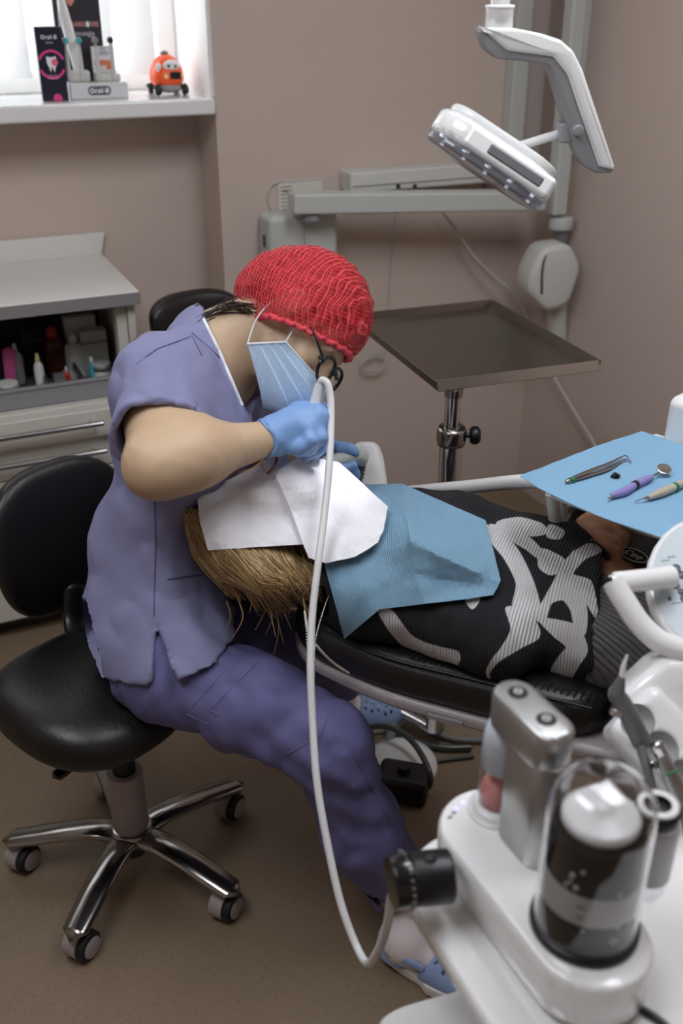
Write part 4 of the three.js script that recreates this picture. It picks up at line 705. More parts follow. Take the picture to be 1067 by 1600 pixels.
{ // hair, cap, ear loops, mask, glasses
  const hairS = blend([ell(HM.clone().setPosition(HL(0, 0.042, -0.02)), 0.084, 0.088, 0.1), ell(HM.clone().setPosition(HL(0, 0.01, -0.07)), 0.065, 0.065, 0.05), ell(HM.clone().setPosition(HL(0, 0.02, -0.1)), 0.04, 0.042, 0.03)], 0.04);
  const line = plane(HL(0, 0.052, 0.07), hu.clone().multiplyScalar(-1).addScaledVector(hf, 0.62)), earHole = ell(HM.clone().setPosition(HL(0.084, 0.006, -0.01)), 0.032, 0.042, 0.028);
  const hair = obj('hair', uvBy(mesh(hairS, 0.004, (x, y, z) => Math.max(hairS.f(x, y, z) + 0.0015 * ns(x * 200, y * 30, z * 200), line(x, y, z), -earHole.f(x, y, z))), p => [p.x * 3, p.y * 3]), M.hairDark, nurse, 'dark brown hair under the red cap');
  const st = []; seed = 31; const nape = HL(0, -0.02, -0.1);
  for (let i = 0; i < 170; i++) { const a = U(rr(368, 402), rr(474, 490), 1.80 + rr(-0.06, 0.05)), L = rr(0, 1), ex = lerp(345, 258, L * L), e = U(ex, lerp(486, 532, (345 - ex) / 87) + rr(-12, 6), 1.80 + rr(-0.05, 0.05)), m = a.clone().lerp(e, 0.5).addScaledVector(UPV, rr(0.004, 0.016)); st.push(tube([a, m, e], [rr(0.0008, 0.0013), 0.0009, 0.0003], 14, 5)); }
  obj('loose_strands', st, M.hairDark, hair).userData.kind = 'stuff';
  // cap: gathered net over the hair
  const capS = blend([ell(HM.clone().setPosition(HL(0, 0.046, -0.012)), 0.097, 0.1, 0.113), ell(HM.clone().setPosition(HL(0, 0.012, -0.085)), 0.07, 0.07, 0.05), ell(HM.clone().setPosition(HL(0.0, -0.006, -0.115)), 0.042, 0.042, 0.026), ell(HM.clone().setPosition(HL(0, 0.004, -0.012)), 0.108, 0.05, 0.048)], 0.05);
  const rimP = plane(HL(0, 0.024, 0.075), hu.clone().multiplyScalar(-1).addScaledVector(hf, 0.58));
  const netT = dataTex(512, (u, v) => { const a = Math.abs(Math.sin((u * 34 + v * 20 + 0.5 * ns(u * 14, v * 14, 1)) * Math.PI)), b = Math.abs(Math.sin((u * 22 - v * 46 + 0.6 * ns(u * 11, v * 11, 5)) * Math.PI)); const k = Math.max(Math.pow(1 - a, 2), 0.6 * Math.pow(1 - b, 3)); return [0.84 + 0.16 * k, 0.13 + 0.3 * k, 0.17 + 0.3 * k, clamp(0.33 + 0.6 * k + 0.2 * ns(u * 30, v * 30, 8), 0, 1)]; }, true, 1);
  const netB = dataTex(512, (u, v) => { const a = Math.abs(Math.sin((u * 34 + v * 20 + 0.5 * ns(u * 14, v * 14, 1)) * Math.PI)), b = Math.abs(Math.sin((u * 22 - v * 46 + 0.6 * ns(u * 11, v * 11, 5)) * Math.PI)); return Math.max(Math.pow(1 - a, 2), 0.8 * Math.pow(1 - b, 2)); }, false, 1);
  M.capRed = std(0xffffff, 0.75, { map: netT, bumpMap: netB, bumpScale: 0.002, transparent: true, side: THREE.DoubleSide, sheen: 0.4, sheenColor: new THREE.Color(0xff8088) });
  const loc = HM.clone().invert(), capUV = p => { const q = p.clone().applyMatrix4(loc); return [q.z * 2.8 + q.x * 0.5, q.y * 2.8 + q.x * 1.2]; };
  const shell = (x, y, z) => { const w = 0.0022 * ns(x * 70, y * 70, z * 70) + 0.0012 * Math.sin(70 * (x * hf.x + y * hf.y + z * hf.z) * 6.28 * 0.4 + 4 * ns(x * 20, y * 20, z * 20)); const d = capS.f(x, y, z) + w; return Math.max(d, rimP(x, y, z), -(d + 0.0045)); };
  const cp = obj('net_cap', uvBy(mesh(capS, 0.0028, shell), capUV), M.capRed, nurse, 'translucent red disposable net cap');
  // gathered elastic edge: where the cap meets its rim plane
  const n0 = hu.clone().multiplyScalar(-1).addScaledVector(hf, 0.58).normalize(), pc = HL(0, 0.024, 0.075), cc = HL(0, 0.01, -0.02), c0 = cc.clone().addScaledVector(n0, -(n0.dot(cc) - n0.dot(pc)));
  const r1 = hs.clone(), r2 = n0.clone().cross(r1).normalize(), ringPts = [];
  for (let i = 0; i < 120; i++) { const a = i / 120 * Math.PI * 2, d = r1.clone().multiplyScalar(Math.cos(a)).addScaledVector(r2, Math.sin(a)); let r = 0.03; for (; r < 0.25; r += 0.001) { const p = c0.clone().addScaledVector(d, r); if (capS.f(p.x, p.y, p.z) > 0) break; } ringPts.push(c0.clone().addScaledVector(d, r - 0.003).addScaledVector(n0, 0.002 * Math.sin(i * 1.7))); }
  ringPts.push(ringPts[0].clone());
  obj('elastic_edge', tube(ringPts, t => 0.0056 + 0.001 * Math.sin(t * 2 * Math.PI * 95), 700, 10), std(0xe8505a, 0.8, { sheen: 0.4 }), cp, 'gathered red elastic edge');
  // mask: pleated sheet in head coordinates, from one cheek to the other
  const mk = [], K = 9;
  for (let r = 0; r < 7; r++) { // rows: nose bridge to under the chin
    const v = r / 6, y = lerp(-0.03, -0.142, v), row = [];
    for (let i = 0; i < K; i++) { const s = i / (K - 1) * 2 - 1, a = Math.abs(s); const prof = [0.116, 0.13, 0.13, 0.124, 0.116, 0.104, 0.074][r]; const yy = lerp(y, lerp(-0.036, -0.09, v), Math.pow(a, 1.6)), zc = lerp(prof, lerp(0.034, -0.008, v), Math.pow(a, 2.2)), xx = s * lerp(0.068, 0.08, a); row.push(HL(xx, yy, zc)); } mk.push(row); }
  const pleat = (u, v) => 0.0028 * (((v * 4.2 + 0.1) % 1) - 0.5) * Math.min(1, v * 8) * Math.min(1, (1 - v) * 8) + 0.0008 * ns(u * 9, v * 9, 1);
  const ms = obj('face_mask', sheet(mk, 60, 66, 0.0012, (u, v, p) => -pleat(u, v)), M.mask, nurse, 'pleated pale blue surgical mask');
  const rowOf = (r, a, b) => mk[r].slice(a, b);
  obj('mask_binding', [tube(mk[0].map(p => p.clone().addScaledVector(hf, 0.0015)), 0.0016, 40, 6), tube(mk.map(r => r[0]), 0.0022, 24, 6), tube(mk.map(r => r[K - 1]), 0.0022, 24, 6)], M.maskWhite, ms, 'white stitched edge');
  const nearI = K - 1;
  const topC = mk[0][nearI], botC = mk[6][nearI];
  obj('ear_loop', [tube([topC, HL(0.083, 0.0, 0.018), HL(0.093, 0.02, -0.008), HL(0.088, 0.03, -0.02)], 0.0016, 24, 6), tube([botC, HL(0.082, -0.055, -0.03), HL(0.09, -0.02, -0.035), HL(0.09, 0.012, -0.03)], 0.0016, 24, 6)], M.maskWhite, ms, 'white ear loop');
  // glasses
  const gl = new THREE.Group(); gl.name = 'glasses'; gl.userData.label = 'black-rimmed glasses'; gl.base = nurse.base; nurse.add(gl);
  for (const s of [1, -1]) {
    const rim = []; for (let i = 0; i <= 48; i++) { const a = i / 48 * Math.PI * 2; rim.push(HL(s * (0.035 + Math.cos(a) * 0.0275), -0.012 + Math.sin(a) * 0.0215, 0.108 - 0.006 * Math.pow(Math.cos(a) * s * 0.5 + 0.5, 2) * 2 - 0.006 * Math.sin(a))); }
    obj('lens_rim', tube(rim, 0.0034, 96, 8), M.blackGloss, gl);
    const sh = []; for (let j = 0; j <= 6; j++) { const l = []; for (let i = 0; i <= 24; i++) l.push(rim[Math.round(i * 2)].clone().lerp(HL(s * 0.035, -0.012, 0.106), 1 - j / 6 * 0.98 - 0.0)); sh.push(l); }
    obj('lens', sheetOf(sh, 0.001), M.glass, gl);
    obj('temple', tube([HL(s * 0.0635, -0.006, 0.098), HL(s * 0.074, 0.0, 0.085), HL(s * 0.08, 0.012, 0.05), HL(s * 0.083, 0.022, 0.0)], [0.0042, 0.004, 0.0032, 0.0022], 24, 8, { flat: 0.6 }), M.blackGloss, gl);
  }
  obj('bridge', tube([HL(0.009, -0.006, 0.106), HL(0, -0.002, 0.11), HL(-0.009, -0.006, 0.106)], 0.0025, 12, 8), M.blackGloss, gl);
  for (const s of [1, -1]) { // closed lids with lashes and brows
    obj('eyelashes', tube([HL(s * 0.018, -0.006, 0.085), HL(s * 0.031, -0.009, 0.0865), HL(s * 0.044, -0.006, 0.08)], 0.0014, 16, 6), M.hairDark, nurse);
    obj('eyebrow', tube([HL(s * 0.014, 0.02, 0.0885), HL(s * 0.03, 0.027, 0.0845), HL(s * 0.048, 0.02, 0.073)], [0.002, 0.0032, 0.0014], 16, 6), M.hairDark, nurse);
  }
}
function clog(ankle, dir, name) {   // sole, perforated upper and heel strap, in the foot's own frame (x forward)
  const f = dir.clone().setY(0).normalize(), m = frame(V(ankle.x, 0, ankle.z), f, Y, f.clone().cross(Y)), at = (x, y, z) => V(x, y, z).applyMatrix4(m);
  const out = []; for (let i = 0; i < 48; i++) { const a = i / 48 * Math.PI * 2, c = Math.cos(a), s = Math.sin(a); const x = 0.065 + 0.125 * c, w = c > 0 ? 0.047 : 0.038; out.push([x, s * w * (1 + 0.12 * Math.sin((x - 0.02) * 12))]); }
  const sole = extr(shapeOf(out), 0.03, 0.007, m.clone().multiply(new THREE.Matrix4().makeBasis(V(1, 0, 0), V(0, 0, 1), V(0, -1, 0))).multiply(new THREE.Matrix4().makeTranslation(0, 0, -0.031)));
  const so = obj('clog', sole, M.clogSole, nurse, 'off-white clog sole');
  const F = (x, y, z) => m.clone().multiply(new THREE.Matrix4().makeTranslation(x, y, z));
  const upS = blend([ell(F(0.115, 0.03, 0), 0.077, 0.045, 0.046), ell(F(0.06, 0.045, 0), 0.05, 0.045, 0.043)], 0.03), flo = plane(at(0, 0.024, 0), V(0, -1, 0)), bk = plane(at(0.042, 0.03, 0), f.clone().multiplyScalar(-1).add(V(0, 0.5, 0)));
  const heelS = ell(F(-0.012, 0.03, 0), 0.05, 0.045, 0.041), hIn = ell(F(-0.008, 0.05, 0), 0.046, 0.06, 0.036);
  const holes = []; for (let i = 0; i < 5; i++) for (let j = -2; j <= 2; j++) { const x = 0.085 + i * 0.017 - Math.abs(j) * 0.004, z = j * 0.0145 + (i % 2) * 0.004; holes.push(cap(at(x, 0.03, z), at(x, 0.12, z), 0.0036)); }
  obj('clog_upper', mesh({ lo: upS.lo.clone().min(heelS.lo), hi: upS.hi.clone().max(heelS.hi) }, 0.0032, (x, y, z) => { const u = upS.f(x, y, z); let d = Math.max(u, -(u + 0.007), bk(x, y, z)); d = Math.min(d, Math.max(heelS.f(x, y, z), -hIn.f(x, y, z))); d = Math.max(d, flo(x, y, z)); for (const h of holes) d = Math.max(d, -h.f(x, y, z)); return d; }), M.clog, so, 'pale blue perforated upper');
  obj('heel_strap', tube([at(0.055, 0.062, 0.043), at(0.02, 0.066, 0.045), at(-0.03, 0.062, 0.04), at(-0.056, 0.058, 0), at(-0.03, 0.062, -0.04), at(0.02, 0.066, -0.045), at(0.055, 0.062, -0.043)], 0.009, 50, 10, { flat: 0.3, up: V(0, 0, 1) }), M.clog, so);
  obj('sock', mesh(blend([...chain([ankle.clone().setY(0.082), at(0.0, 0.07, 0), at(-0.015, 0.055, 0)], [0.043, 0.044, 0.04]), cap(at(0, 0.06, 0), at(0.12, 0.045, 0), 0.038, 0.028)], 0.02), 0.005, undefined), M.sock, nurse, 'white ankle sock');
}
{
  const heel = UY(596, 1486, 0), toe = UY(738, 1552, 0); clog(heel.clone().lerp(toe, 0.27).setY(N.anR.y), toe.clone().sub(heel));
  clog(V(N.anL.x, N.anL.y, N.anL.z), RT.clone().multiplyScalar(0.9).add(V(0, 0, -0.1)));
}
// ---------------------------------------------------------------- patient on the dental chair: s toward the feet, v to the far side, w up
const PO = U(540, 850, 1.86), pa = V(Math.cos(46 * Math.PI / 180), 0.0, Math.sin(46 * Math.PI / 180)).normalize(), pb = V(Math.sin(46 * Math.PI / 180), 0, -Math.cos(46 * Math.PI / 180)), pn = pb.clone().cross(pa).normalize();
if (pn.y < 0) pn.negate();
const PP = (s, v, w) => PO.clone().addScaledVector(pa, s).addScaledVector(pb, v).addScaledVector(pn, w);
const toP = p => { const q = p.clone().sub(PO); return V(q.dot(pa), q.dot(pb), q.dot(pn)); };
const PHC = U(412, 812, 1.80);
const pf = pn.clone().addScaledVector(pa, -0.18).normalize(), puU = pa.clone().negate().addScaledVector(pf, pa.dot(pf)).normalize(), ps = puU.clone().cross(pf).normalize();
const PHM = frame(PHC, ps, puU, pf), PHS = headSDF(PHM);
const Pj = { shN: PP(0.09, -0.14, -0.005), shF: PP(0.1, 0.095, -0.01), elN: PP(0.33, -0.165, -0.02), elF: PP(0.33, 0.14, -0.03), wrN: U(896, 872, 1.70), wrF: U(914, 824, 1.775) };
const pTorso = [-1, 1].flatMap(k => chain([PP(0.06, k < 0 ? -0.075 : 0.045, -0.015), PP(0.2, k < 0 ? -0.07 : 0.035, 0), PP(0.33, k < 0 ? -0.062 : 0.03, -0.012), PP(0.48, k < 0 ? -0.07 : 0.04, -0.02)], [0.08, 0.09, 0.082, 0.088]));
const pArmN = chain([Pj.shN, Pj.elN, Pj.wrN], [0.056, 0.045, 0.028]), pArmF = chain([Pj.shF, Pj.elF, Pj.wrF], [0.056, 0.045, 0.028]);
const pNeck = [cap(PP(0.02, 0, 0), PHC.clone().addScaledVector(puU, -0.06).addScaledVector(pf, -0.02), 0.056, 0.052)];
const knN = PP(0.9, -0.1, 0.1), knF = PP(0.9, 0.11, 0.1);
const pLegs = [...chain([PP(0.5, -0.08, -0.02), knN], [0.08, 0.062]), ...chain([PP(0.5, 0.08, -0.02), knF], [0.088, 0.062])];
const patient = thing('person', 'patient in black and white patterned sweater lying on the dental chair', 'person', PP(0.3, 0, -0.11));
const pHand = hand([   // far hand resting over the near one
  [[U(916, 825, 1.772), U(940, 836, 1.745), U(962, 848, 1.725)], [0.024, 0.024, 0.021]], [[U(926, 816, 1.785), U(950, 826, 1.765), U(972, 844, 1.745)], [0.021, 0.022, 0.018]],
  [[U(974, 846, 1.745), U(985, 866, 1.74), U(982, 886, 1.735), U(972, 897, 1.735)], [0.0115, 0.0105, 0.0095, 0.008]],
  [[U(970, 850, 1.73), U(980, 870, 1.722), U(976, 889, 1.72), U(966, 899, 1.722)], [0.012, 0.0108, 0.0098, 0.0082]],
  [[U(964, 852, 1.715), U(971, 874, 1.705), U(966, 892, 1.705), U(957, 900, 1.71)], [0.0118, 0.0105, 0.0095, 0.008]],
  [[U(956, 852, 1.705), U(961, 874, 1.695), U(956, 890, 1.695), U(949, 896, 1.70)], [0.011, 0.0095, 0.0085, 0.0075]],
  [[U(930, 836, 1.725), U(945, 846, 1.70), U(958, 853, 1.688), U(966, 860, 1.685)], [0.014, 0.0125, 0.0115, 0.009]],
]);
const pHand2 = hand([
  [[Pj.wrN, U(915, 868, 1.72), U(935, 868, 1.735)], [0.025, 0.024, 0.02]], [[U(905, 860, 1.735), U(930, 860, 1.75)], [0.022, 0.02]],
  ...[0, 1, 2, 3].map(i => [[U(935, 864 + i * 4, 1.755 - i * 0.015), U(955, 868 + i * 5, 1.76 - i * 0.015), U(966, 878 + i * 4, 1.765 - i * 0.015)], [0.011, 0.0095, 0.008]]),
  [[U(910, 858, 1.75), U(930, 852, 1.765), U(944, 852, 1.77)], [0.013, 0.011, 0.009]],
]);
{
  const b = blend([...pTorso, ...pArmN, ...pArmF, ...pNeck, ...pLegs], 0.045), all = { lo: b.lo.clone().min(PHS.lo), hi: b.hi.clone().max(PHS.hi), f: (x, y, z) => Math.min(b.f(x, y, z), PHS.f(x, y, z)) };
  obj('body', [mesh(all, 0.012, (x, y, z) => Math.min(b.f(x, y, z) + 0.007, PHS.f(x, y, z))), mesh(PHS, 0.004), mesh(pHand, 0.0035), mesh(pHand2, 0.0045)].map(g => uvBy(g, p => [p.x + p.z, p.y])), M.skinWarm, patient);
  const nl = U(964, 857, 1.672); const ng = new THREE.SphereGeometry(1, 16, 10); ng.scale(0.0075, 0.0055, 0.0028); ng.applyMatrix4(frameXY(nl, U(970, 864, 1.676).sub(nl), UPV)); obj('thumbnail', ng, M.nail, patient);
  const rc = U(974, 880, 1.7215), rp = []; for (let i = 0; i <= 30; i++) { const a = i / 30 * Math.PI * 2; rp.push(rc.clone().addScaledVector(RT, Math.cos(a) * 0.0105).addScaledVector(FW, Math.sin(a) * 0.0105).addScaledVector(UPV, Math.cos(a) * 0.002)); } obj('ring', tube(rp, 0.0013, 40, 6), std(0xd9a441, 0.2, { metalness: 1 }), patient, 'thin gold ring');
  const bc = [[924, 846], [930, 850], [936, 853], [941, 857], [945, 862], [948, 867], [950, 872]]; 
  obj('bracelet', bc.map(([x, y], i) => { const g = new THREE.SphereGeometry(0.0048, 12, 8); g.translate(...U(x, y, 1.70 - i * 0.003).toArray()); return g; }), M.blackGloss, patient, 'black bead bracelet');
}
const sweatS = (() => {
  const t = blend(pTorso.concat([cap(PP(0.04, -0.05, 0.0), PP(0.04, 0.03, 0.0), 0.066), cap(Pj.shN, PP(0.12, -0.08, 0), 0.06, 0.08), cap(Pj.shF, PP(0.12, 0.04, 0), 0.06, 0.075)]), 0.05), an = blend(chain([Pj.shN, Pj.elN, Pj.wrN.clone().lerp(Pj.elN, 0.06)], [0.06, 0.064, 0.045]), 0.03), af = blend(chain([Pj.shF, Pj.elF, Pj.wrF.clone().lerp(Pj.elF, 0.02)], [0.068, 0.062, 0.045]), 0.03);
  const hem = plane(PP(0.465, 0, 0), pa.clone().addScaledVector(pb, 0.12)), cN = plane(Pj.wrN.clone().lerp(Pj.elN, 0.12), Pj.wrN.clone().sub(Pj.elN)), cF = plane(Pj.wrF.clone().lerp(Pj.elF, 0.05), Pj.wrF.clone().sub(Pj.elF));
  const fo = (x, y, z) => 0.006 * ns(x * 14, y * 14, z * 14) + 0.003 * ns(x * 30, y * 30, z * 30 + 2);
  return { lo: t.lo.clone().min(an.lo).min(af.lo), hi: t.hi.clone().max(an.hi).max(af.hi), f: (x, y, z) => { let d = Math.max(t.f(x, y, z) - 0.016, hem(x, y, z)); for (const e of [Math.max(an.f(x, y, z), cN(x, y, z)), Math.max(af.f(x, y, z), cF(x, y, z))]) { const h = Math.max(0.025 - Math.abs(d - e), 0) / 0.025; d = Math.min(d, e) - h * h * 0.00625; } return d + fo(x, y, z); } };
})();
const sweatUV = p => { const q = toP(p); return [q.x + 0.12, q.y * 0.766 + q.z * 0.643 + 0.5]; };   // knit laid out on a plane tilted to the near side
{
  const polys = [
    [[593, 954], [612, 956], [640, 993], [670, 1009], [714, 1020], [711, 1038], [667, 1026], [626, 1002], [600, 970]], [[758, 820], [785, 836], [803, 852], [824, 890], [840, 935], [838, 962], [803, 948], [808, 912], [790, 874], [768, 846]],
    [[766, 820], [810, 828], [843, 857], [840, 871], [821, 857], [793, 839]], [[846, 858], [880, 874], [876, 890], [860, 897], [843, 885]], [[777, 817], [810, 809], [843, 817], [854, 831], [832, 837], [793, 832]],
    [[792, 950], [822, 955], [840, 995], [812, 1058], [762, 1052], [782, 1017], [800, 984]], [[837, 962], [865, 912], [887, 874], [920, 850], [938, 860], [909, 876], [894, 897], [922, 909], [938, 929], [933, 962], [926, 956], [914, 936], [916, 966], [912, 990], [899, 978], [893, 953], [880, 936], [860, 942], [850, 970]],
    [[843, 966], [898, 978], [916, 1017], [889, 1061], [865, 1076], [822, 1068], [862, 1052], [886, 1012], [865, 992]], [[920, 1002], [966, 960], [957, 997], [936, 1019]], [[728, 935], [748, 936], [738, 950]], [[860, 820], [880, 830], [872, 842], [856, 838]]];
  const toTex = pl => pl.map(([x, y]) => { const t = hit(sweatS, x, y, 1.4, 2.1); if (!t) return null; const q = sweatUV(U(x, y, t)); return [q[0] * 1024, (1 - q[1]) * 1024]; }).filter(Boolean), mp = polys.map(toTex);
  const tex = canvasTex(1024, 1024, (c, w, h) => {
    c.fillStyle = '#17181c'; c.fillRect(0, 0, w, h); c.fillStyle = '#c9c7c6';
    for (const p of mp) { if (p.length < 3) continue; c.beginPath(); const n = p.length; c.moveTo(...p[0]); for (let i = 0; i < n; i++) { const a = p[(i + n - 1) % n], b = p[i], e = p[(i + 1) % n], f = p[(i + 2) % n]; c.bezierCurveTo(b[0] + (e[0] - a[0]) / 8, b[1] + (e[1] - a[1]) / 8, e[0] - (f[0] - b[0]) / 8, e[1] - (f[1] - b[1]) / 8, e[0], e[1]); } c.closePath(); c.fill(); c.strokeStyle = '#c9c7c6'; c.lineWidth = 5; c.lineJoin = 'round'; c.stroke(); }
  });
  tex.wrapS = tex.wrapT = THREE.RepeatWrapping;
  const rib = dataTex(64, (u, v) => 0.5 + 0.5 * Math.sin(u * Math.PI * 2), false, 1); rib.repeat.set(200, 200);
  obj('sweater', uvBy(mesh(sweatS, 0.0065), sweatUV), std(0xffffff, 0.92, { map: tex, bumpMap: rib, bumpScale: 0.0018 }), patient, 'black ribbed knit sweater with bold white shapes');
  const cuffPts = (w, e, r) => { const ax = w.clone().sub(e).normalize(), e1 = ax.clone().cross(Y).normalize(), e2 = e1.clone().cross(ax), o = w.clone().lerp(e, 0.06), q = []; for (let i = 0; i <= 60; i++) { const a = i / 60 * Math.PI * 2; q.push(o.clone().addScaledVector(e1, Math.cos(a) * r).addScaledVector(e2, Math.sin(a) * r)); } return q; };
  obj('cuff', tube(cuffPts(Pj.wrF, Pj.elF, 0.032), t => 0.012 + 0.0015 * Math.sin(t * 6.28 * 30), 120, 10), M.black, patient, 'dark knitted cuff');
  const legS = blend([...chain([PP(0.4, -0.07, -0.02), PP(0.52, -0.08, -0.02), knN], [0.088, 0.09, 0.078]), ...chain([PP(0.4, 0.07, -0.02), PP(0.52, 0.08, -0.02), knF], [0.088, 0.09, 0.078])], 0.03), ft = plane(PP(0.4, 0, 0), pa.clone().negate());
  const tr = obj('trousers', uvBy(mesh(legS, 0.008, (x, y, z) => Math.max(legS.f(x, y, z), ft(x, y, z)) + 0.006 * ns(x * 12, y * 12, z * 12) + 0.004 * ns(x * 28, y * 28, z * 28)), p => { const q = toP(p); return [q.y + 0.5 * q.x + q.z * 0.5, q.x]; }), M.corduroy, patient, 'grey corduroy trousers');
  const pt = hit(legS, 990, 868, 1.4, 2.2) || 1.75, pc = U(990, 868, pt - 0.004), tx = canvasTex(256, 160, (c) => { c.fillStyle = '#0d0d0f'; c.fillRect(0, 0, 256, 160); c.strokeStyle = '#dcdcdc'; c.lineWidth = 9; c.beginPath(); c.ellipse(128, 80, 100, 56, 0, 0, 7); c.stroke(); c.fillStyle = '#dcdcdc'; c.font = 'bold 70px serif'; c.textAlign = 'center'; c.fillText('Cee', 128, 104); });
  const pg = new THREE.CylinderGeometry(1, 1, 1, 36, 1); pg.scale(0.032, 0.003, 0.018); const pmat = frameXY(pc, pa.clone().multiplyScalar(0.85).addScaledVector(pb, -0.5), pn.clone().addScaledVector(FW, -0.4)); uvBy(pg, p => [p.x / 0.07 + 0.5, -p.z / 0.042 + 0.5]); pg.applyMatrix4(pmat); obj('oval_patch', pg, std(0xffffff, 0.7, { map: tx }), tr, 'black oval badge with white lettering');
}
let hairVol;
{ // blond hair over the headrest
  const E = (x, y, z, a, b, c) => ell(PHM.clone().setPosition(V(x, y, z).applyMatrix4(PHM)), a, b, c);
  const faceCut = plane(PHC.clone().addScaledVector(pf, 0.05), pf);
  const hS = hairVol = blend([E(0, 0.03, -0.015, 0.09, 0.1, 0.1), cap(U(350, 850, 1.73), U(420, 893, 1.725), 0.04, 0.042), cap(U(420, 893, 1.725), U(478, 912, 1.73), 0.042, 0.03), cap(U(322, 815, 1.76), U(350, 880, 1.75), 0.04, 0.034)], 0.04);
  const hair = obj('hair', uvBy(mesh(hS, 0.0055, (x, y, z) => Math.max(hS.f(x, y, z), faceCut(x, y, z)) + 0.002 * ns(x * 60, y * 60, z * 60)), p => [p.x * 4, p.y * 4]), M.hairBlond2, patient, 'long blond hair spilling over the headrest');
  seed = 77; const bins = [[], [], []];
  for (let i = 0; i < 620; i++) {
    const u = rnd(), sx = lerp(288, 476, u), sy = lerp(800, 850, Math.min(1, u * 2)) + rr(-8, 16), side = rr(-0.02, 0.02), T0 = 1.735;
    const mx = sx + lerp(52, 22, u) + rr(-8, 14), my = sy + rr(40, 58), ex = lerp(430, 504, u) + rr(-36, 8), ey = lerp(950, 922, u) + rr(-30, 20);
    const dep = (x, y, q) => { const t = hit(hS, x, y, 1.55, 2.0); return U(x, y, (t ? t : 1.735) - 0.002 + q); };
    const q = rr(-0.003, 0.003); const P = [dep(sx, sy, q), dep((sx + mx) / 2 - 4, (sy + my) / 2, q), dep(mx, my, q), dep((mx + ex) / 2, (my + ey) / 2, q), dep(ex, ey, q + 0.004)];
    for (let k = 1; k < P.length; k++) if (P[k].distanceTo(P[k - 1]) > 0.12) P[k] = P[k - 1].clone().lerp(P[k], 0.5);
    bins[i % 3].push(tube(P, [0.001, 0.0018, 0.0018, 0.0013, 0.0004], 16, 5));
  }
  for (let i = 0; i < 210; i++) { const u = rnd(), q = rr(-0.003, 0.002), dp = (x, y) => { const t = hit(hS, x, y, 1.55, 2.0); return U(x, y, (t ? t : 1.745) - 0.002 + q); }; const sx = lerp(286, 335, u), m1 = sx + lerp(6, 16, u), P = [dp(sx, rr(792, 806)), dp(m1, 835 + rr(-4, 4)), dp(m1 + lerp(10, 16, u), 868 + rr(-4, 4)), dp(m1 + lerp(36, 40, u), 900 + rr(-5, 5)), dp(m1 + lerp(70, 80, u) + rr(-12, 12), 925 + rr(-8, 14))]; for (let k = 1; k < P.length; k++) if (P[k].distanceTo(P[k - 1]) > 0.1) P[k] = P[k - 1].clone().lerp(P[k], 0.4); bins[i % 3].push(tube(P, [0.0012, 0.0019, 0.0019, 0.0014, 0.0005], 16, 5)); }
  for (let i = 0; i < 16; i++) { const x = rr(345, 500), y = rr(900, 945), L = rr(30, 85), q = 1.72 + rr(-0.01, 0.03); bins[i % 3].push(tube([U(x, y, q), U(x + rr(-6, 14), y + L * 0.5, q + 0.003), U(x + rr(-12, 22), y + L, q + 0.006)], [0.0018, 0.0014, 0.0005], 12, 5)); }
  bins.forEach((b, i) => { obj('strands', b, [M.hairBlond, M.hairBlond2, M.hairBlond3][i], hair).userData.kind = 'stuff'; });
}
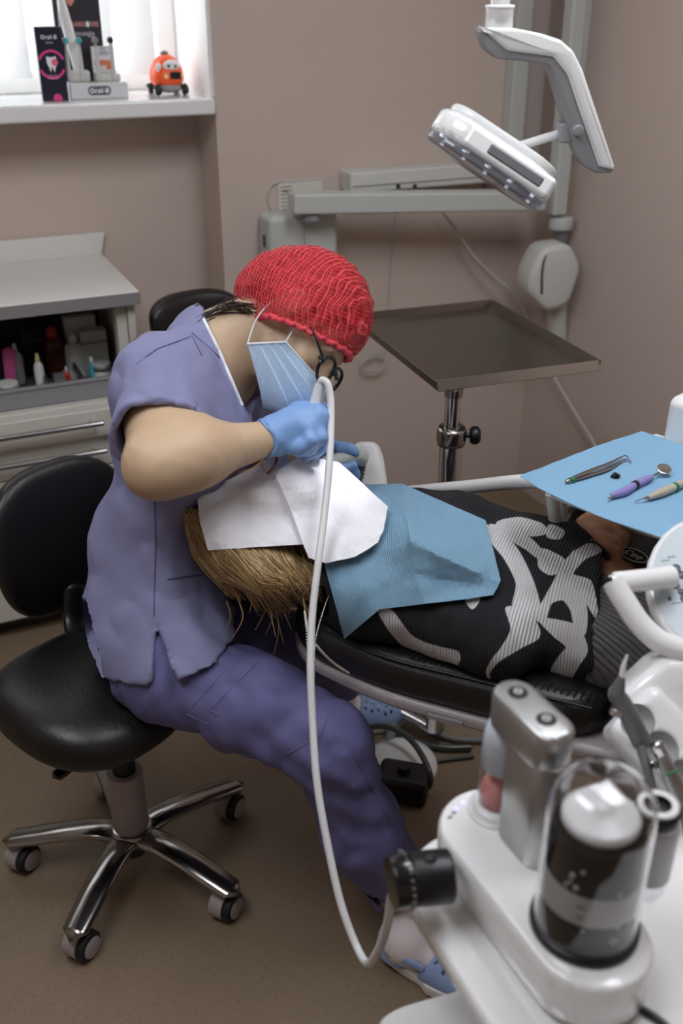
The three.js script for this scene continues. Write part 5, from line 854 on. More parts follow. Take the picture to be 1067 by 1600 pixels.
// ---------------------------------------------------------------- dental chair
{
  const t = thing('dental_chair', 'black leather dental treatment chair with grey shell under the patient', 'dental chair', PP(0.75, 0, -0.2).setY(0));
  const bas = m => frame(PO, pa, pb, pn).multiply(m || new THREE.Matrix4());
  const slab = (pts, w0, w1, bev, r = 0.06) => extr(roundedShape(pts, r), w1 - w0, bev, frame(PP(0, 0, w0), pa, pb, pn));
  const flip = pa.clone().cross(pb).dot(pn) < 0;
  const sl = (pts, w0, w1, bev, r) => flip ? extr(roundedShape(pts.map(p => [p[0], -p[1]]), r), w1 - w0, bev, frame(PP(0, 0, w0), pa, pb.clone().negate(), pn)) : slab(pts, w0, w1, bev, r);
  const bk = obj('back_cushion', sl([[-0.06, -0.12], [0.0, -0.18], [0.15, -0.222], [0.52, -0.23], [0.56, 0], [0.52, 0.23], [0.15, 0.222], [0.0, 0.18], [-0.06, 0.12]], -0.15, -0.07, 0.03, 0.09), M.leather, t);
  obj('seat_cushion', sl([[0.54, -0.23], [1.2, -0.22], [1.2, 0.22], [0.54, 0.23]], -0.15, -0.07, 0.03, 0.05), M.leather, t);
  obj('headrest', sl([[-0.25, -0.09], [-0.23, -0.11], [-0.12, -0.12], [-0.08, -0.1], [-0.08, 0.1], [-0.12, 0.12], [-0.23, 0.11], [-0.25, 0.09]], -0.125, -0.065, 0.025, 0.05), M.leather, t);
  obj('headrest_bar', sl([[-0.16, -0.035], [0.1, -0.035], [0.1, 0.035], [-0.16, 0.035]], -0.155, -0.115, 0.006, 0.01), M.chrome, t);
  obj('shell', sl([[-0.07, -0.1], [-0.01, -0.175], [0.15, -0.222], [0.6, -0.234], [0.6, 0.234], [0.15, 0.222], [-0.01, 0.175], [-0.07, 0.1]], -0.172, -0.144, 0.011, 0.08), M.shell, t, 'mauve grey plastic back shell');
  obj('label_plate', sl([[0.24, -0.2335], [0.3, -0.2335], [0.3, -0.2275], [0.24, -0.2275]], -0.162, -0.154, 0, 0.0003), M.grey, t);
  obj('seam', tube([PP(0.0, -0.165, -0.078), PP(0.15, -0.21, -0.075), PP(0.3, -0.216, -0.074), PP(0.5, -0.219, -0.074)], 0.0025, 40, 6), M.black, bk, 'stitched cushion seam');
  const st = []; for (let i = 0; i < 30; i++) { const s = lerp(0.2, 0.5, i / 29); st.push(tube([PP(s, -0.204, -0.071), PP(s + 0.004, -0.186 + rr(-0.004, 0.004), -0.0695)], 0.0016, 4, 5)); } obj('pleats', st, M.leather, bk);
  const g0 = UY(738, 1245, 0), g1 = UY(748, 1130, 0);
  const cb = PP(0.66, 0.06, 0);
  obj('base_column', rbox(0.34, 0.5, 0.3, 0.03, frameXY(V(cb.x, 0.28, cb.z), hz(pa), Y)), M.shell, t, 'mauve grey base cover');
  obj('base_plate', rbox(0.62, 0.035, 0.42, 0.015, frameXY(V(cb.x, 0.018, cb.z).addScaledVector(hz(pa), 0.08), hz(pa), Y)), M.shell, t);
  obj('lift_arm', rbox(0.3, 0.09, 0.24, 0.02, frame(PP(0.6, 0, -0.225), pa, pn, pa.clone().cross(pn))), M.midGrey, t);
}
// ---------------------------------------------------------------- drapes and bib
function drape(grid, sdf, off, th, n = 46, pass = 6, bump, t0 = 1.45, lift) {
  const R = grid.length - 1, Cn = grid[0].length - 1, G = [];
  const at = (u, v) => { const x = Math.min(u * Cn, Cn - 1e-6), y = Math.min(v * R, R - 1e-6), i = Math.floor(x), j = Math.floor(y), a = x - i, b = y - j; return [0, 1, 2].map(k => lerp(lerp(grid[j][i][k], grid[j][i + 1][k], a), lerp(grid[j + 1][i][k], grid[j + 1][i + 1][k], a), b)); };
  for (let j = 0; j <= n; j++) { const l = []; for (let i = 0; i <= n; i++) { const q = at(i / n, j / n), h = hit(sdf, q[0], q[1], t0, q[2] + 0.02, off); l.push({ x: q[0], y: q[1], t: h ? Math.min(h, q[2]) : q[2], h }); } G.push(l); }
  for (let k = 0; k < pass; k++) for (let j = 0; j <= n; j++) for (let i = 0; i <= n; i++) { const c = G[j][i], nb = [G[Math.max(j - 1, 0)][i], G[Math.min(j + 1, n)][i], G[j][Math.max(i - 1, 0)], G[j][Math.min(i + 1, n)]]; let t = (c.t * 2 + nb.reduce((s, q) => s + q.t, 0)) / 6; if (c.h) t = Math.min(t, c.h); c.t = t; }
  return sheetOf(G.map((l, j) => l.map((c, i) => U(c.x, c.y, c.t - (lift ? lift(i / n, j / n) : 0)))), th, bump);
}
const pAll2 = { f: (x, y, z) => Math.min(PHS.f(x, y, z), sweatS.f(x, y, z) - 0.014, hairVol.f(x, y, z)) };
const pAll = { f: (x, y, z) => Math.min(PHS.f(x, y, z), sweatS.f(x, y, z), hairVol.f(x, y, z)) };
{
  one('face_drape', 'white nonwoven drape over the eyes and forehead of the patient', 'drape', drape([[[308, 772, 1.765], [382, 738, 1.765], [448, 706, 1.765]], [[312, 815, 1.73], [388, 790, 1.72], [462, 770, 1.715]], [[325, 860, 1.69], [400, 855, 1.675], [482, 850, 1.68]]], pAll, 0.009, 0.0012, 40, 10, (u, v, p) => 0.003 * ns(u * 5, v * 5, 3) + 0.0015 * ns(u * 14, v * 14, 9)), M.paperWhite);
  one('mouth_drape', 'white nonwoven drape around the mouth and chin of the patient', 'drape', drape([[[428, 738, 1.735], [470, 712, 1.745], [530, 722, 1.76], [606, 792, 1.765]], [[452, 790, 1.695], [500, 785, 1.705], [550, 800, 1.72], [600, 825, 1.74]], [[482, 872, 1.66], [510, 880, 1.68], [556, 870, 1.695], [590, 848, 1.715]]], pAll2, 0.015, 0.0012, 44, 10, (u, v, p) => 0.003 * ns(u * 4, v * 4, 13) + 0.0012 * ns(u * 12, v * 12, 19)), M.paperWhite);
  const bibF = (u, v) => 0.0015 * ns(u * 9, v * 9, 33);
  const bib = drape([[[556, 757, 2.02], [592, 757, 2.01], [628, 756, 1.99], [692, 784, 1.95], [758, 813, 1.92]], [[530, 818, 1.90], [583, 812, 1.89], [634, 800, 1.86], [700, 827, 1.85], [770, 858, 1.81]], [[507, 882, 1.79], [572, 868, 1.75], [642, 846, 1.715], [710, 876, 1.715], [782, 907, 1.685]], [[520, 930, 1.75], [578, 922, 1.735], [652, 895, 1.725], [715, 905, 1.715], [776, 920, 1.695]], [[538, 998, 1.74], [593, 952, 1.72], [667, 943, 1.71], [716, 938, 1.70], [770, 930, 1.69]]], sweatS, 0.01, 0.0016, 64, 3, bibF, 1.45, (u, v) => { const w = 0.5 + 0.06 * Math.abs(u - 0.5) * 2; return 0.03 * Math.max(0, 1 - Math.abs(v - w) / (v < w ? 0.42 : 0.26)) * Math.min(1, u < 0.5 ? clamp(3.6 * (u - 0.28), 0, 1) : 0.25 + 2.2 * (1 - u)) + 0.008 * Math.max(0, 1 - Math.abs(u - 0.5) / 0.12); });
  const b = one('dental_bib', 'pale blue embossed bib spread over the chest of the patient', 'bib', bib, M.bib);
}
// ---------------------------------------------------------------- handpiece with its white hose, suction handle, bib chain, mouth mirror
{
  const t = thing('airflow_handpiece', 'white handpiece with cone neck held by the gloved hand above the mouth', 'handpiece', U(480, 722, 1.735));
  const a = U(500, 600, 1.70), b = U(491, 640, 1.715), c = U(484, 690, 1.73), d = U(480, 722, 1.738);
  obj('neck', tube([a, b], [0.0085, 0.0125], 10, 18), M.whiteGloss, t);
  obj('grip', tube([b, b.clone().lerp(c, 0.5), c], [0.0115, 0.01, 0.008], 16, 16), M.white, t);
  obj('nozzle', tube([c, d], [0.005, 0.0022], 8, 10), M.chrome, t);
  const hp = [a, U(503, 594, 1.695), U(511, 598, 1.69), U(516, 618, 1.69), U(517, 660, 1.685), U(514, 730, 1.665), U(506, 810, 1.64), U(497, 880, 1.615), U(488, 960, 1.60), U(485, 1040, 1.585), U(488, 1120, 1.575), U(495, 1220, 1.555), U(510, 1310, 1.54), U(535, 1420, 1.52), U(560, 1485, 1.50), U(573, 1505, 1.47), U(588, 1490, 1.42), U(603, 1452, 1.35), U(612, 1400, 1.25), U(617, 1385, 1.17)];
  one('handpiece_hose', 'long white hose hanging from the handpiece to the black coupling', 'hose', tube(hp, 0.0062, 220, 12), M.hose);
}
{
  const t = thing('suction_tool', 'grey suction handle with ribbed hose held by the second gloved hand', 'suction handle', U(560, 745, 1.93));
  obj('handle', tube([U(508, 725, 1.885), U(530, 719, 1.9), U(556, 712, 1.92), U(566, 717, 1.935)], [0.014, 0.0145, 0.0165, 0.016], 24, 18), M.greyWhite, t);
  obj('button', rod(U(519, 724, 1.87), U(519, 724, 1.885), 0.0105), M.white, t);
  const q = [U(562, 714, 1.945), U(560, 735, 1.955), U(553, 762, 1.97), U(552, 800, 1.99)]; obj('ribbed_hose', tube(q, u => 0.0125 + 0.0016 * Math.sin(u * 6.28 * 14), 160, 14), M.midGrey, t, 'dark ribbed hose');
  const h = thing('suction_holder', 'white rounded suction holder body behind the gloved hand', 'holder', U(580, 790, 2.05));
  const m = frameXY(U(575, 740, 2.05), RT, UPV.clone().addScaledVector(FW, 0.2));
  obj('housing', extr(roundedShape([[-0.035, -0.09], [0.045, -0.09], [0.03, 0.02], [0.018, 0.052], [-0.03, 0.052], [-0.04, 0.0]], 0.02), 0.07, 0.012, m), M.white, h);
  obj('stem', tube([U(580, 770, 2.07), U(600, 830, 2.1), U(610, 860, 2.1)], 0.02, 12, 14), M.white, h);
}
{
  const beads = []; const line = (pts, n) => { for (const p of spline(pts.map(q => U(...q)), n)) { const g = new THREE.IcosahedronGeometry(0.0018, 1); g.translate(p.x, p.y, p.z); beads.push(g); } };
  line([[519, 918, 1.70], [505, 955, 1.66], [493, 1000, 1.64], [491, 1055, 1.64]], 44); line([[478, 960, 1.68], [480, 1010, 1.66], [486, 1060, 1.64], [491, 1058, 1.64]], 34);
  const t = thing('bib_chain', 'beaded steel bib chain hanging beside the white hose', 'chain', U(491, 1055, 1.64));
  obj('beads', beads, M.chrome, t).userData.kind = 'stuff';
  obj('clip', [rbox(0.008, 0.028, 0.005, 0.001, frameXY(U(519, 912, 1.70), RT, UPV.clone().addScaledVector(RT, 0.4)))], M.chrome, t);
  const m = thing('safety_glasses', 'clear protective glasses showing between the two white drapes', 'glasses', U(418, 735, 1.74));
  const sh = (pts, r) => tube(pts.map(p => U(...p)), r, 24, 8);
  obj('frame', sh([[411, 713, 1.69], [409, 728, 1.685], [416, 739, 1.685], [428, 730, 1.685], [433, 714, 1.69]], 0.003), M.plasticClear, m);
  obj('tinted_edge', sh([[418, 740, 1.683], [429, 728, 1.683], [433, 712, 1.688]], 0.0025), std(0x5a3020, 0.3), m, 'brown tinted edge');
}
// ---------------------------------------------------------------- ceiling-post operating lamp
const FH = V(FW.x, 0, FW.z).normalize();
const onV = (px, py, L) => { const d = ray(px, py); return d.multiplyScalar(L.clone().sub(camera.position).dot(FH) / d.dot(FH)).add(camera.position); };
{
  const L = U(770, 247, 1.62), K = 0.86, mouth = U(480, 752, 1.76), t = thing('operating_lamp', 'white dental operating lamp on an angled arm aimed at the mouth', 'lamp', onV(778, 20, L));
  const S = (X, Yy) => { const p = onV(640 + X / 2.5, Yy / 2.5, L).sub(L); return [p.dot(RT), p.y]; };
  const fr = frame(L, RT, Y, RT.clone().cross(Y)), back = new THREE.Matrix4().makeTranslation(0, 0, -0.035);
  const P = l => l.map(q => S(...q));
  obj('arm', extr(roundedShape(P([[268, 108], [300, 104], [400, 108], [500, 128], [575, 152], [625, 195], [662, 270], [785, 640], [780, 655], [722, 640], [602, 285], [548, 218], [372, 196], [330, 160]]), 0.004), 0.064, 0.005, fr.clone().multiply(back)), M.whiteGloss, t);
  obj('arm_underside', extr(roundedShape(P([[262, 120], [275, 108], [330, 150], [372, 190], [548, 212], [604, 282], [722, 634], [784, 652], [772, 668], [715, 668], [668, 642], [640, 590], [535, 250], [440, 236], [330, 226], [285, 190]]), 0.003), 0.056, 0.003, fr.clone().multiply(new THREE.Matrix4().makeTranslation(0, 0, -0.031))), M.grey, t, 'grey underside cover');
  const po = onV(779, 20, L), pt = onV(779, -10, L);
  const c0 = onV(779, 44, L);
  obj('post', lathe([[0, 0], [0.0215, 0], [0.0215, 0.027], [0.023, 0.028], [0.023, 0.032], [0.0148, 0.033], [0.0148, YC - c0.y], [0, YC - c0.y]], new THREE.Matrix4().setPosition(c0)), M.whiteGloss, t);
  obj('ceiling_rose', lathe([[0, -0.04], [0.03, -0.04], [0.07, -0.012], [0.07, 0], [0, 0]], new THREE.Matrix4().setPosition(V(c0.x, YC, c0.z))), M.white, t);
  const ax = RT.clone().multiplyScalar(0.835).addScaledVector(UPV, -0.55).addScaledVector(FW, 0.02).normalize(), n = mouth.clone().sub(L); n.addScaledVector(ax, -n.dot(ax)).normalize(); const b = ax.clone().cross(n).normalize();
  const H = (z) => frame(L.clone().addScaledVector(n, z), ax, b, n);   // z along the beam
  const stad = (l, w) => { const s = new THREE.Shape(), r = w / 2, q = l / 2 - r; s.moveTo(-q, -r); s.lineTo(q, -r); s.absarc(q, 0, r, -Math.PI / 2, Math.PI / 2); s.lineTo(-q, r); s.absarc(-q, 0, r, Math.PI / 2, Math.PI * 1.5); return s; };
  const HM2 = frame(L, ax, b, ax.clone().cross(b)), sgn = ax.clone().cross(b).dot(n) > 0 ? 1 : -1, fz = z => sgn > 0 ? z : -z;
  const ex = (l, w, z0, z1, bev) => { const g = extr(stad(l * K, w * K), (z1 - z0) * K, bev * K); if (sgn < 0) g.rotateX(Math.PI); g.translate(0, 0, (sgn > 0 ? z0 : -z0) * K); g.applyMatrix4(HM2); return g; };
  const hd = obj('lamp_head', ex(0.262, 0.15, -0.026, 0.022, 0.012), M.whiteGloss, t);
  obj('back_plate', ex(0.235, 0.115, -0.043, -0.025, 0.007), M.white, hd);
  obj('lens', ex(0.256, 0.142, 0.022, 0.036, 0.005), M.lens, hd, 'clear lens plate');
  const leds = []; for (const s of [-1, 1]) for (let i = 0; i < 5; i++) { const o = L.clone().addScaledVector(ax, (-0.1 + i * 0.05) * K).addScaledVector(b, s * 0.05 * K); leds.push(rod(o.clone().addScaledVector(n, 0.0195), o.clone().addScaledVector(n, 0.0225), 0.0034)); }
  obj('leds', leds, M.ledOn, hd, 'small white light-emitting diodes');
  const near = b.dot(FW) < 0 ? b : b.clone().negate(), m2 = frameXY(L.clone().addScaledVector(near, 0.0705 * K).addScaledVector(ax, 0.028), ax, n.clone().negate());
  obj('side_cover', rbox(0.16, 0.035, 0.017, 0.0155, m2, 5), M.whiteGloss, hd);
  obj('grip_inlay', rbox(0.1, 0.0165, 0.007, 0.0035, frameXY(L.clone().addScaledVector(near, 0.0675).addScaledVector(ax, 0.039), ax, n.clone().negate()), 4), M.midGrey, hd, 'grey grip inlay');
  const j = onV(884, 206, L);
  obj('tilt_rod', rod(onV(806, 230, L), j, 0.0072), M.white, t);
  obj('joint', [rbox(0.022, 0.03, 0.042, 0.004, frameXY(j.clone().addScaledVector(RT, -0.003), RT, Y)), rod(j.clone().addScaledVector(RT, 0.012).addScaledVector(FH, -0.04).add(V(0, 0.006, 0)), j.clone().addScaledVector(RT, 0.012).addScaledVector(FH, 0.03).add(V(0, 0.006, 0)), 0.008)], M.grey, t);
  const sp = new THREE.SpotLight(0xf2f5ff, 2.2, 0, 0.1, 0.8, 2); sp.position.copy(L.clone().addScaledVector(n, 0.05)); sp.target.position.copy(mouth.clone().addScaledVector(RT, 0.045)); sp.castShadow = true; sp.shadow.radius = 3; sp.name = 'operating_lamp_light'; scene.add(sp, sp.target); sp.target.name = 'operating_lamp_aim';
}
// ---------------------------------------------------------------- delivery unit: tray, panel, handle, instrument holder
const TY = 1.0;
{
  const t = thing('delivery_unit', 'white dental delivery unit with tray, key panel and instrument holder', 'delivery unit', UY(1067, 1000, 0.9).setY(0));
  const e0 = UY(850, 764, TY), e1 = UY(1003, 682, TY), e2 = UY(1067, 864, TY), d1 = e1.clone().sub(e0).normalize(), d2 = e2.clone().sub(e0), W = e0.distanceTo(e1) ; d2.addScaledVector(d1, -d2.dot(d1)).normalize(); const D = 0.46;
  const m = frame(e0, d1, Y, d1.clone().cross(Y)), zs = d1.clone().cross(Y).dot(d2) > 0 ? 1 : -1;
  const c = e0.clone().addScaledVector(d1, W / 2 + 0.03).addScaledVector(d2, D / 2);
  obj('tray', rbox(W + 0.03, 0.02, D, 0.009, frameXY(V(c.x, TY - 0.014, c.z), d1, Y), 4), M.white, t);
  obj('tray_underside', rbox(W - 0.1, 0.025, D - 0.16, 0.01, frameXY(V(c.x, TY - 0.034, c.z), d1, Y), 3), M.greyWhite, t);
  const blk = UY(1037, 688, TY);
  obj('rear_housing', rbox(0.12, 0.11, 0.16, 0.02, frameXY(V(blk.x, TY + 0.03, blk.z).addScaledVector(d2, 0.075).addScaledVector(d1, 0.055), d1, Y), 4), M.whiteGloss, t);
  obj('support_arm', [tube([U(640, 769, 2.1), U(730, 761, 1.93), U(830, 752, 1.76), U(900, 755, 1.68)], 0.0135, 30, 14)], M.white, t);
  obj('bracket', [rod(U(862, 770, 1.72), U(868, 815, 1.75), 0.012), rod(U(876, 772, 1.72), U(880, 815, 1.75), 0.009), tube([U(925, 800, 1.8), U(1000, 826, 1.74), U(1085, 850, 1.68)], 0.013, 16, 12)], M.greyWhite, t);
  // key panel
  const pc = U(1122, 912, 1.36), n = Y.clone().multiplyScalar(0.82).addScaledVector(FH, -0.5).addScaledVector(RT, -0.25).normalize(), px = RT.clone().addScaledVector(n, -RT.dot(n)).normalize(), py = n.clone().cross(px), pm = frame(pc, px, py, n);
  const loc = (x, y) => { const d = ray(x, y), k = pc.clone().sub(camera.position).dot(n) / d.dot(n), q = d.multiplyScalar(k).add(camera.position).sub(pc); return [q.dot(px), q.dot(py)]; };
  const E = (a, b) => { const s = new THREE.Shape(); s.absellipse(0, 0, a, b, 0, Math.PI * 2); return s; };
  const pan = obj('panel_body', extr(E(0.096, 0.115), 0.04, 0.014, pm.clone().multiply(new THREE.Matrix4().makeTranslation(0, 0, -0.04))), M.whiteGloss, t);
  const tx = canvasTex(768, 920, (g, w, h) => { g.fillStyle = '#c3cdd2'; g.fillRect(0, 0, w, h); const at = (x, y) => { const q = loc(x, y); return [(q[0] / 0.176 + 0.5) * w, (0.5 - q[1] / 0.212) * h]; };
    g.strokeStyle = '#3a3d42'; g.lineWidth = 3; const ring = [[1036, 897], [1056, 889], [1066, 899], [1047, 907]]; g.beginPath(); ring.forEach((p, i) => { const q = at(...p); i ? g.lineTo(...q) : g.moveTo(...q); }); g.closePath(); g.stroke();
    for (const [x, y, r] of [[1036, 897, 32], [1056, 889, 32], [1066, 899, 30], [1047, 907, 32], [1056, 916, 24], [1064, 925, 22], [1068, 935, 24]]) { const q = at(x, y); g.fillStyle = '#3c3f45'; g.beginPath(); g.ellipse(q[0], q[1], r * 0.9, r, 0, 0, 7); g.fill(); g.strokeStyle = '#b9bec4'; g.lineWidth = 3; g.beginPath(); g.moveTo(q[0] - r * 0.5, q[1] + 3); g.lineTo(q[0], q[1] - r * 0.4); g.lineTo(q[0] + r * 0.5, q[1] + 4); g.stroke(); }
    g.fillStyle = '#50545a'; g.font = 'bold 22px sans-serif'; for (const [s, x, y] of [['MIN', 1043, 873], ['125%', 1032, 879], ['-', 1051, 898]]) { const q = at(x, y); g.fillText(s, ...q); } const q = at(1043, 933); g.fillRect(q[0], q[1], 20, 26); g.globalAlpha = 0.4; g.fillRect(q[0] + 14, q[1] + 40, 70, 12); });
  const fg = new THREE.ShapeGeometry(E(0.086, 0.104), 48); uvBy(fg, p => [p.x / 0.176 + 0.5, p.y / 0.212 + 0.5]); fg.applyMatrix4(pm.clone().multiply(new THREE.Matrix4().makeTranslation(0, 0, 0.0006)));
  obj('key_foil', fg, std(0xffffff, 0.3, { map: tx }), pan, 'pale blue grey foil with dark round keys');
  obj('handle', [tube([U(1050, 901, 1.36), U(1000, 907, 1.345), U(962, 911, 1.335)], 0.0155, 20, 16), tube([U(957, 908, 1.33), U(975, 938, 1.325), U(1000, 975, 1.32), U(1030, 1002, 1.315), U(1085, 1022, 1.315)], 0.0155, 40, 16)], M.whiteGloss, t, 'white bent grab handle');
  obj('handle_socket', rod(U(949, 914, 1.322), U(957, 911, 1.33), 0.0095), M.black, t);
  obj('arm_cover', extr(roundedShape([[-0.055, -0.035], [0.0, 0.03], [0.09, 0.03], [0.09, -0.06], [-0.045, -0.055]], 0.018), 0.08, 0.016, frameXY(U(1022, 1052, 1.34), RT.clone().addScaledVector(UPV, -0.12), UPV).multiply(new THREE.Matrix4().makeTranslation(0, 0, -0.04))), M.whiteGloss, t);
  // instrument holder with scooped seats
  const hx = RT.clone().multiplyScalar(0.64).addScaledVector(UPV, -0.66).addScaledVector(FW, -0.2).normalize(), hn0 = Y.clone().multiplyScalar(0.72).addScaledVector(FH, -0.5).addScaledVector(RT, -0.1), hn = hn0.addScaledVector(hx, -hn0.dot(hx)).normalize(), hzx = hx.clone().cross(hn).normalize(), ho = U(1060, 1172, 1.26), hm = frame(ho, hx, hn, hzx), inv = hm.clone().invert();
  const seats = [[1000, 1125, 1.262, 0.026], [1037, 1170, 1.25, 0.027], [1075, 1215, 1.235, 0.027]].map(([x, y, q, r]) => { const p = U(x, y, q).applyMatrix4(inv); return [p.x, p.z, r]; });
  const rb = (p, a, b, c, r) => { const x = Math.abs(p.x) - a + r, y = Math.abs(p.y) - b + r, z = Math.abs(p.z) - c + r; return Math.hypot(Math.max(x, 0), Math.max(y, 0), Math.max(z, 0)) + Math.min(Math.max(x, y, z), 0) - r; };
  const hold = { lo: ho.clone().subScalar(0.16), hi: ho.clone().addScalar(0.16), f: (x, y, z) => { const p = V(x, y, z).applyMatrix4(inv); let d = rb(p.clone().add(V(-0.04, 0.032, 0)), 0.118, 0.032, 0.046, 0.016); for (const [a, b, r] of seats) d = Math.max(d, r - Math.hypot(p.x - a, p.y - 0.012, p.z - b)); return d; } };
  const ih = obj('instrument_holder', mesh(hold, 0.004), M.white, t, 'white instrument holder with scooped seats');
  for (const [a, b, r] of seats) { const pr = []; for (let i = 0; i <= 8; i++) { const q = i / 8 * 1.06; pr.push([Math.sin(q) * (r - 0.0008), 0.012 - Math.cos(q) * (r - 0.0008)]); } obj('seat_pad', lathe(pr, hm.clone().multiply(new THREE.Matrix4().makeTranslation(a, 0, b)), 32), M.seatPad, ih, 'grey scooped seat'); }
  obj('column', [rbox(0.13, 0.75, 0.12, 0.03, frameXY(U(1280, 1020, 1.5).setY(0.5), RT, Y))], M.white, t);
  obj('foot_plate', rbox(0.4, 0.04, 0.3, 0.015, frameXY(U(1280, 1020, 1.5).setY(0.02), RT, Y)), M.greyWhite, t);
  // instruments in their seats
  const sc = thing('scaler_handpiece', 'dark scaler handpiece with pale tip standing in the instrument holder', 'handpiece', U(1000, 1157, 1.25));
  obj('grip', tube([U(1003, 1160, 1.245), U(988, 1128, 1.23), U(970, 1095, 1.22), U(962, 1082, 1.215)], [0.0125, 0.012, 0.0115, 0.0095], 24, 16), M.midGrey, sc);
  obj('steel_band', rod(U(964, 1108, 1.212), U(960, 1118, 1.213), 0.008), M.chrome, sc);
  obj('neck', tube([U(963, 1085, 1.215), U(968, 1068, 1.212), U(972, 1056, 1.21)], [0.0105, 0.007, 0.004], 14, 14), M.midGrey, sc);
  obj('tip', tube([U(972, 1058, 1.21), U(974, 1042, 1.208), U(980, 1023, 1.205)], [0.0042, 0.0035, 0.0014], 14, 12), M.white, sc, 'pale curved tip');
  const hp = thing('turbine_handpiece', 'steel turbine handpiece with green ring in the instrument holder', 'handpiece', U(1060, 1245, 1.215));
  obj('grip', tube([U(1033, 1178, 1.22), U(1042, 1198, 1.215), U(1053, 1222, 1.21), U(1063, 1250, 1.21)], [0.008, 0.0095, 0.011, 0.0115], 24, 16), M.alu, hp);
  obj('head', tube([U(1026, 1164, 1.215), U(1032, 1176, 1.22)], [0.0085, 0.009], 8, 16), M.chrome, hp);
  obj('ring', lathe([[0, 0], [0.0102, 0], [0.0105, 0.003], [0, 0.003]], rodM(U(1046, 1205, 1.213), U(1049, 1212, 1.212))), M.green, hp, 'green marking ring');
  const cn = thing('hose_coupling', 'round steel hose coupling seated in the holder between the handpieces', 'coupling', U(1020, 1196, 1.22));
  obj('socket', lathe([[0.003, 0.0], [0.006, 0.0], [0.0065, 0.008], [0.003, 0.008]], rodM(U(1020, 1196, 1.235), U(1019, 1196, 1.21)), 24), M.chrome, cn); obj('core', rod(U(1020, 1197, 1.24), U(1019, 1196, 1.215), 0.003), M.black, cn);
  for (const [a, q, lab] of [[[1000, 1165], [[1012, 1205], [1022, 1250], [1030, 1300]], 'dark lead running down from the scaler handpiece'], [[1063, 1250], [[1070, 1280], [1080, 1320]], 'dark lead running down from the turbine handpiece']]) one('coiled_lead', lab, 'cable', tube([U(a[0], a[1], 1.235), ...q.map((p, i) => U(p[0], p[1], 1.225 - 0.0 * i))], 0.006, 30, 10), M.midGrey);
}
// ---------------------------------------------------------------- paper and instruments on the tray
{
  const g = []; const y = TY + 0.002;
  const rows = [[[812, 744, -0.006], [868, 722, 0.0], [936, 696, 0.002], [1003, 674, 0.001]], [[852, 768, 0.004], [910, 748, 0.004], [985, 722, 0.004], [1062, 694, 0.003]], [[935, 806, 0.0], [990, 784, 0.004], [1062, 760, 0.004], [1130, 730, 0.004]], [[1066, 854, -0.008], [1110, 826, 0.003], [1170, 790, 0.004], [1230, 765, 0.004]], [[1110, 885, -0.012], [1160, 850, 0.003], [1215, 815, 0.004], [1280, 790, 0.004]]];
  one('tray_paper', 'pale blue paper cover spread over the delivery tray', 'tray paper', sheet(rows.map(r => r.map(([a, b, h]) => UY(a, b, y + h))), 40, 50, 0.001, (u, v) => 0.0015 * ns(u * 7, v * 7, 4)), M.bibTray);
  const yi = TY + 0.0105;
  const at = (x, yy, h = 0) => UY(x, yy, yi + h);
  { const t = thing('tweezers', 'steel dental tweezers with green band lying on the blue paper', 'tweezers', at(886, 752));
    obj('arm', tube([at(888, 752), at(925, 741), at(952, 732), at(972, 720), at(982, 718), at(986, 722)], [0.0035, 0.0045, 0.0035, 0.0018, 0.0016, 0.0012], 40, 10, { flat: 0.4 }), M.steel, t);
    obj('arm', tube([at(888, 752), at(922, 738), at(950, 727), at(972, 716), at(977, 714), at(981, 718)], [0.0035, 0.0045, 0.0035, 0.0018, 0.0016, 0.0012], 40, 10, { flat: 0.4 }).translate(0, 0.003, 0), M.steel, t);
    obj('band', rod(at(892, 751), at(896, 749.5), 0.0052), M.green, t, 'green marking band'); obj('end', rod(at(884, 753), at(891, 751), 0.003, 0.0046), M.steel, t); }
  { const t = thing('mouth_mirror', 'mouth mirror with lilac handle lying on the blue paper', 'mouth mirror', at(950, 778));
    obj('handle', tube([at(957, 774, 0.003), at(975, 768, 0.003), at(992, 758, 0.003), at(1008, 750, 0.003), at(1018, 745, 0.003)], [0.0045, 0.007, 0.0062, 0.007, 0.0066, 0.004], 30, 16), M.lilac, t); obj('band', rod(at(990, 759.5, 0.003), at(994, 757, 0.003), 0.0075), M.black, t);
    obj('tail', rod(at(950, 779, 0.002), at(957, 775, 0.003), 0.0012, 0.003), M.steel, t); obj('shaft', rod(at(1018, 745, 0.003), at(1030, 738, 0.004), 0.0016), M.steel, t);
    const c = at(1037.5, 734, 0.006), nn = Y.clone().addScaledVector(FH, -0.35).normalize(); obj('mirror_head', lathe([[0, 0], [0.0105, 0], [0.012, 0.001], [0.012, 0.0025], [0.0105, 0.003], [0, 0.0026]], rodM(c, c.clone().add(nn)), 32), M.chrome, t, 'round mirror face'); }
  { const t = thing('dental_probe', 'fine dental probe with beige handle and green band on the blue paper', 'probe', at(1010, 780));
    obj('handle', tube([at(1014, 777, 0.003), at(1035, 769, 0.003), at(1060, 758, 0.003), at(1095, 742, 0.003)], [0.0045, 0.0072, 0.0066, 0.0075], 30, 16), M.beige, t); obj('band', rod(at(1053, 762, 0.003), at(1056, 760.5, 0.003), 0.0078), M.green, t); obj('point', tube([at(1014, 777, 0.003), at(1004, 779, 0.003), at(998, 781, 0.001), at(991, 785, 0.0)], [0.0025, 0.0012, 0.001, 0.0005], 16, 8), M.steel, t); }
  { const t = thing('black_wedge', 'tiny black rubber clip lying between tweezers and mirror', 'clip', at(960, 745)); obj('clip_body', [rod(at(957, 746, -0.002), at(962, 743, -0.002), 0.0045, 0.006), rod(at(962, 745, -0.001), at(967, 743, -0.001), 0.005, 0.0035)], M.black, t); }
}
